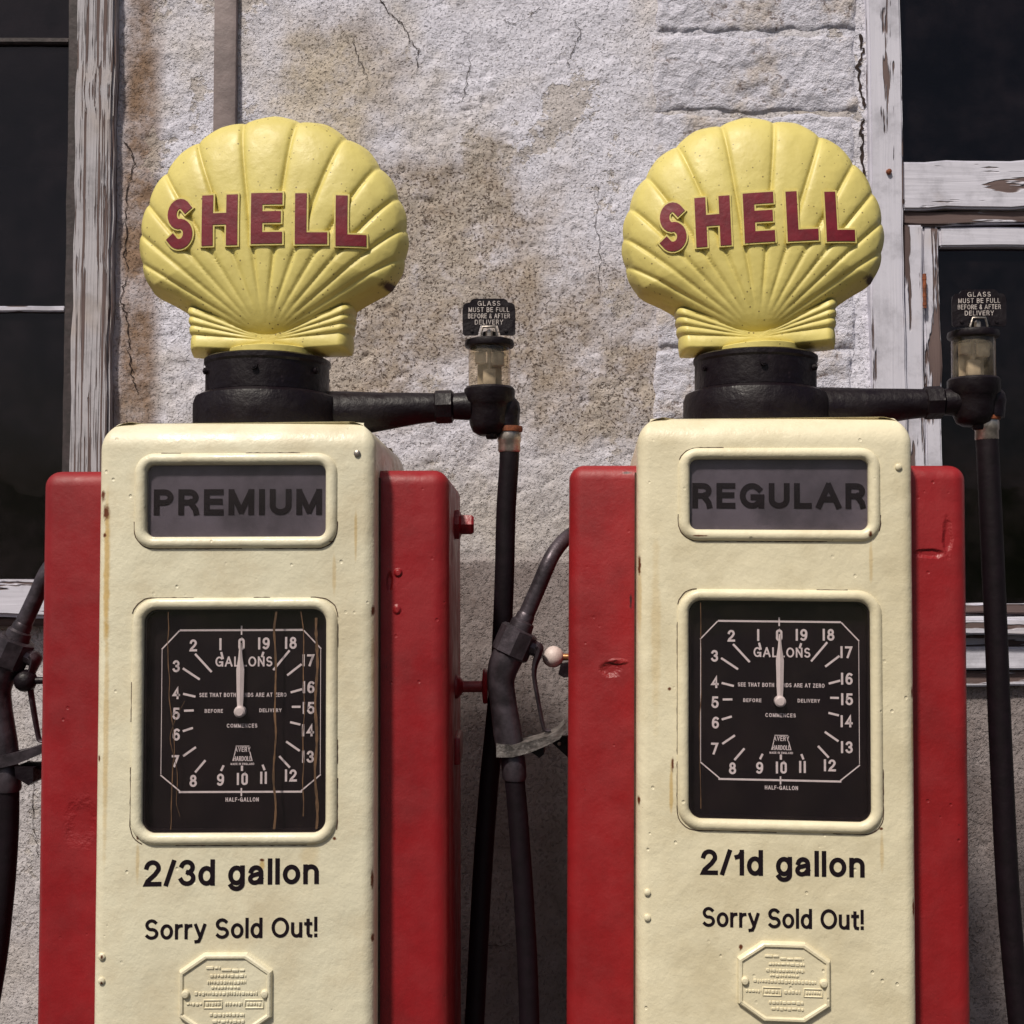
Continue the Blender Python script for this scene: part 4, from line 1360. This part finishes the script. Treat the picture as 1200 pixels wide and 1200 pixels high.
def scallop_globe(label, loc, rz, tilt, mat):
    g = thing('scallop_globe', label, 'pump globe', loc, rz, 'yellow scallop globes on the pumps')
    g.rotation_euler.y = tilt
    a = GM.copy(); b = WM.copy()
    link('scallop', a, mat, g)
    link('hinge_wing', b, mat, g)
    nm = MB().lathe([(.078, -.034), (.078, -.014), (.076, -.0125), (.04, -.0125)], (0, 0, 0), n=40)
    link('neck', nm.mesh('neck'), mat, g)
    for ch, x0, x1 in LET:
        cx = (x0 + x1) / 2; wd = x1 - x0
        pm = MB(); lm = MB()
        dz = -.20 * cx * cx
        LWT = .0172 if ch == 'S' else .0200
        for i, p in enumerate(layout(ch, LCAP, LWT, wd)):
            q = [(cx + x, LZ + dz + z) for x, z in p]
            e = .00006 * i
            stroke(pm, q, LWT / 2 + .0030, lambda x, z, d: on_shell(x, z, d + e), -.014, .0044, .006)
            stroke(lm, q, LWT / 2, lambda x, z, d: on_shell(x, z, d + e), .002, .0054, .006)
        link('letter_pad', pm.mesh('letter_pad', 35), mat, g)
        link('letter', lm.mesh('letter', 35), M['letter_red'], g)
    return g


scallop_globe('yellow scallop globe with level red letters on the PREMIUM pump', (P1[0] + .002, P1[1] + ARM_Y, 1.909), R(-3), R(-.2), M['globe_a'])
c2 = Vector(P2) + Vector((math.sin(R(4.5)) * ARM_Y, math.cos(R(4.5)) * ARM_Y, 0))
scallop_globe('yellow scallop globe with slanting red letters on the REGULAR pump', (c2.x + .015, c2.y, 1.909 + .012), R(-6), R(-2.0), M['globe_b']).scale = (.965, 1, 1)


# ------------------------------------------------------------------ hoses and nozzles
def nozzle_parts(h, ox, oy, oz, guard_mat):
    """cast nozzle hanging with its hose end at (ox, oy, oz); local picture units of 1.5 mm"""
    k = .0015

    def q(px, py, dy=0.0): return (ox + (px - 603) * k, oy + dy, oz - (py - 913) * k)
    cm = MB()
    cm.tube([q(603, 914), q(603, 911), q(601, 889), q(600.5, 885), q(600, 881)], [.0195, .0215, .0215, .0185, .0185], 20)
    link('hose_coupling', cm.mesh('hose_coupling'), M['alloy'], h)
    bm_ = MB()
    bm_.tube([q(599, 884), q(595, 860), q(590, 825), q(587, 800), q(591, 780), q(600, 762)], [.0240, .0250, .0230, .0240, .0275, .0285], 24, sub=5)
    body = link('nozzle_body', bm_.mesh('nozzle_body'), M['alloy'], h)
    um = MB()
    um.tube([q(596, 770), q(597, 768), q(609, 741), q(610, 739)], [.0295, .0340, .0340, .029], 8)
    um.tube([q(614, 756), q(629, 763)], [.016, .0135], 10)
    um.tube([q(609, 741), q(613, 731), q(614, 729)], [.022, .0205, .017], 20)
    um.tube([q(613, 731), q(616, 724), q(617.5, 721)], [.0165, .0165, .0145], 20)
    link('union', um.mesh('union', 30), M['alloy'], body)
    sm = MB()
    sm.tube([q(616.5, 723), q(631, 690), q(642, 664), q(651, 648, .01), q(664, 633, .03), q(680, 622, .06)], [.0145, .0140, .0137, .0134, .0130, .0125], 20, sub=5)
    link('spout', sm.mesh('spout'), M['alloy'], h)
    lm = MB()
    lm.tube([q(629, 758), q(632, 764), q(627, 780), q(626, 795), q(630, 820), q(635, 846), q(638, 856), q(645, 857)], [.0085, .0085, .0055, .0042, .0040, .0036, .0034, .0030], 10, sy=1.0, sx=2.2, sub=4)
    link('lever', lm.mesh('lever'), M['alloy'], h)
    gm = MB()
    pts = [(582, 870), (600, 871), (620, 867), (640, 861), (653, 855), (661, 846)]
    tk = [15, 14, 13, 10.5, 9, 5]
    v = []; f = []
    for i, (a, b) in enumerate(pts):
        for dy in (-.0265, .0265):
            v.append(q(a, b, dy)); v.append(q(a + (2 if i > 3 else 0), b + tk[i], dy))
    for i in range(len(pts) - 1):
        a = 4 * i; c = a + 4
        f += [(a, c, c + 1, a + 1), (a + 2, a + 3, c + 3, c + 2), (a, a + 2, c + 2, c), (a + 1, c + 1, c + 3, a + 3)]
    f += [(0, 1, 3, 2), (len(v) - 4, len(v) - 2, len(v) - 1, len(v) - 3)]
    gm.add(v, f)
    link('lever_guard', gm.mesh('lever_guard', 30), guard_mat, h)


def coupling(h, x, y, z):
    m = MB().lathe([(.0235, z + .0005), (.0245, z - .004), (.0235, z - .009), (.018, z - .010)], (x, y, 0), n=24)
    link('rusty_washer', m.mesh('rusty_washer'), M['rust'], h)
    m = MB().lathe([(.0205, z - .0095), (.0215, z - .014), (.0212, z - .026), (.0198, z - .029), (.0203, z - .043), (.0185, z - .046)], (x, y, 0), n=24)
    link('hose_ferrule', m.mesh('hose_ferrule'), M['steel'], h)


def mid(pxs, Y):
    return [at(a, b, y) for (a, b), y in zip(pxs, Y)]


# middle: from the PREMIUM pump's arm down and up again to the nozzle on the REGULAR pump
HX = P1[0] + FXA + .029
HY = P1[1] + ARM_Y
h1 = thing('fuel_hose', 'black hose looping from the PREMIUM pump arm to the nozzle hung between the pumps', 'fuel hose', (0, 0, 0), 0, 'fuel hoses with nozzles')
coupling(h1, HX, HY, 1.7605)
NZ0 = at(603, 913, 2.0)
ph = [(HX, HY, 1.735), (HX, HY, 1.70)]
ph += [tuple(at(a, b, y)) for a, b, y in ((593, 600, 2.035), (591, 680, 2.04), (587, 770, 2.06), (580, 850, 2.085), (573, 920, 2.09), (565, 1030, 2.085), (556, 1200, 2.08))]
ph += [(-.078, 2.075, .52), (-.070, 2.065, .36), (-.030, 2.05, .27), (.015, 2.03, .30), (.036, 2.01, .45)]
ph += [tuple(at(a, b, y)) for a, b, y in ((620, 1190, 2.0), (616, 1090, 2.0), (608, 970, 2.0))] + [tuple(NZ0)]
hm = MB().tube(ph, .0178, 18, sub=8)
link('hose', hm.mesh('hose'), M['rubber'], h1)
nozzle_parts(h1, NZ0.x, NZ0.y, NZ0.z, M['worn_alloy'])

# left: nozzle hung on the PREMIUM pump, its hose leaves the picture on the left
h2 = thing('fuel_hose', 'dark nozzle and hose hung on the far left flank of the PREMIUM pump', 'fuel hose', (0, 0, 0), 0, 'fuel hoses with nozzles')
N2 = at(10, 926, 1.98)
ph = [tuple(N2)] + [tuple(at(a, b, y)) for a, b, y in ((9, 980, 1.985), (3, 1060, 1.99), (-10, 1160, 2.0))]
ph += [(-.96, 2.01, .45), (-1.02, 2.02, .24), (-1.13, 2.03, .165), (-1.28, 2.04, .142), (-1.45, 2.06, .141)]
link('hose', MB().tube(ph, .0178, 18, sub=8).mesh('hose'), M['rubber'], h2)
nozzle_parts(h2, N2.x, N2.y, N2.z, M['alloy'])

# right: hose hanging from the REGULAR pump's arm
cr, sr = math.cos(R(4.5)), math.sin(R(4.5))
lx, ly = FXB + .034, ARM_Y
q0 = Vector((P2[0] + lx * cr + ly * sr, P2[1] - lx * sr + ly * cr, 1.782))
h3 = thing('fuel_hose', 'black hose hanging straight from the REGULAR pump arm before the right window', 'fuel hose', (0, 0, 0), 0, 'fuel hoses with nozzles')
coupling(h3, q0.x, q0.y, q0.z)
ph = [(q0.x, q0.y, q0.z - .035), (q0.x + .004, q0.y, 1.62), (q0.x + .012, q0.y + .005, 1.40), (q0.x + .020, q0.y + .01, 1.15), (q0.x + .03, q0.y + .01, .88), (q0.x + .05, q0.y, .6),
      (q0.x + .08, q0.y - .01, .34), (q0.x + .15, q0.y - .02, .19), (q0.x + .27, q0.y - .02, .145), (q0.x + .42, q0.y + .02, .141)]
link('hose', MB().tube(ph, .0195, 18, sub=8).mesh('hose'), M['rubber'], h3)
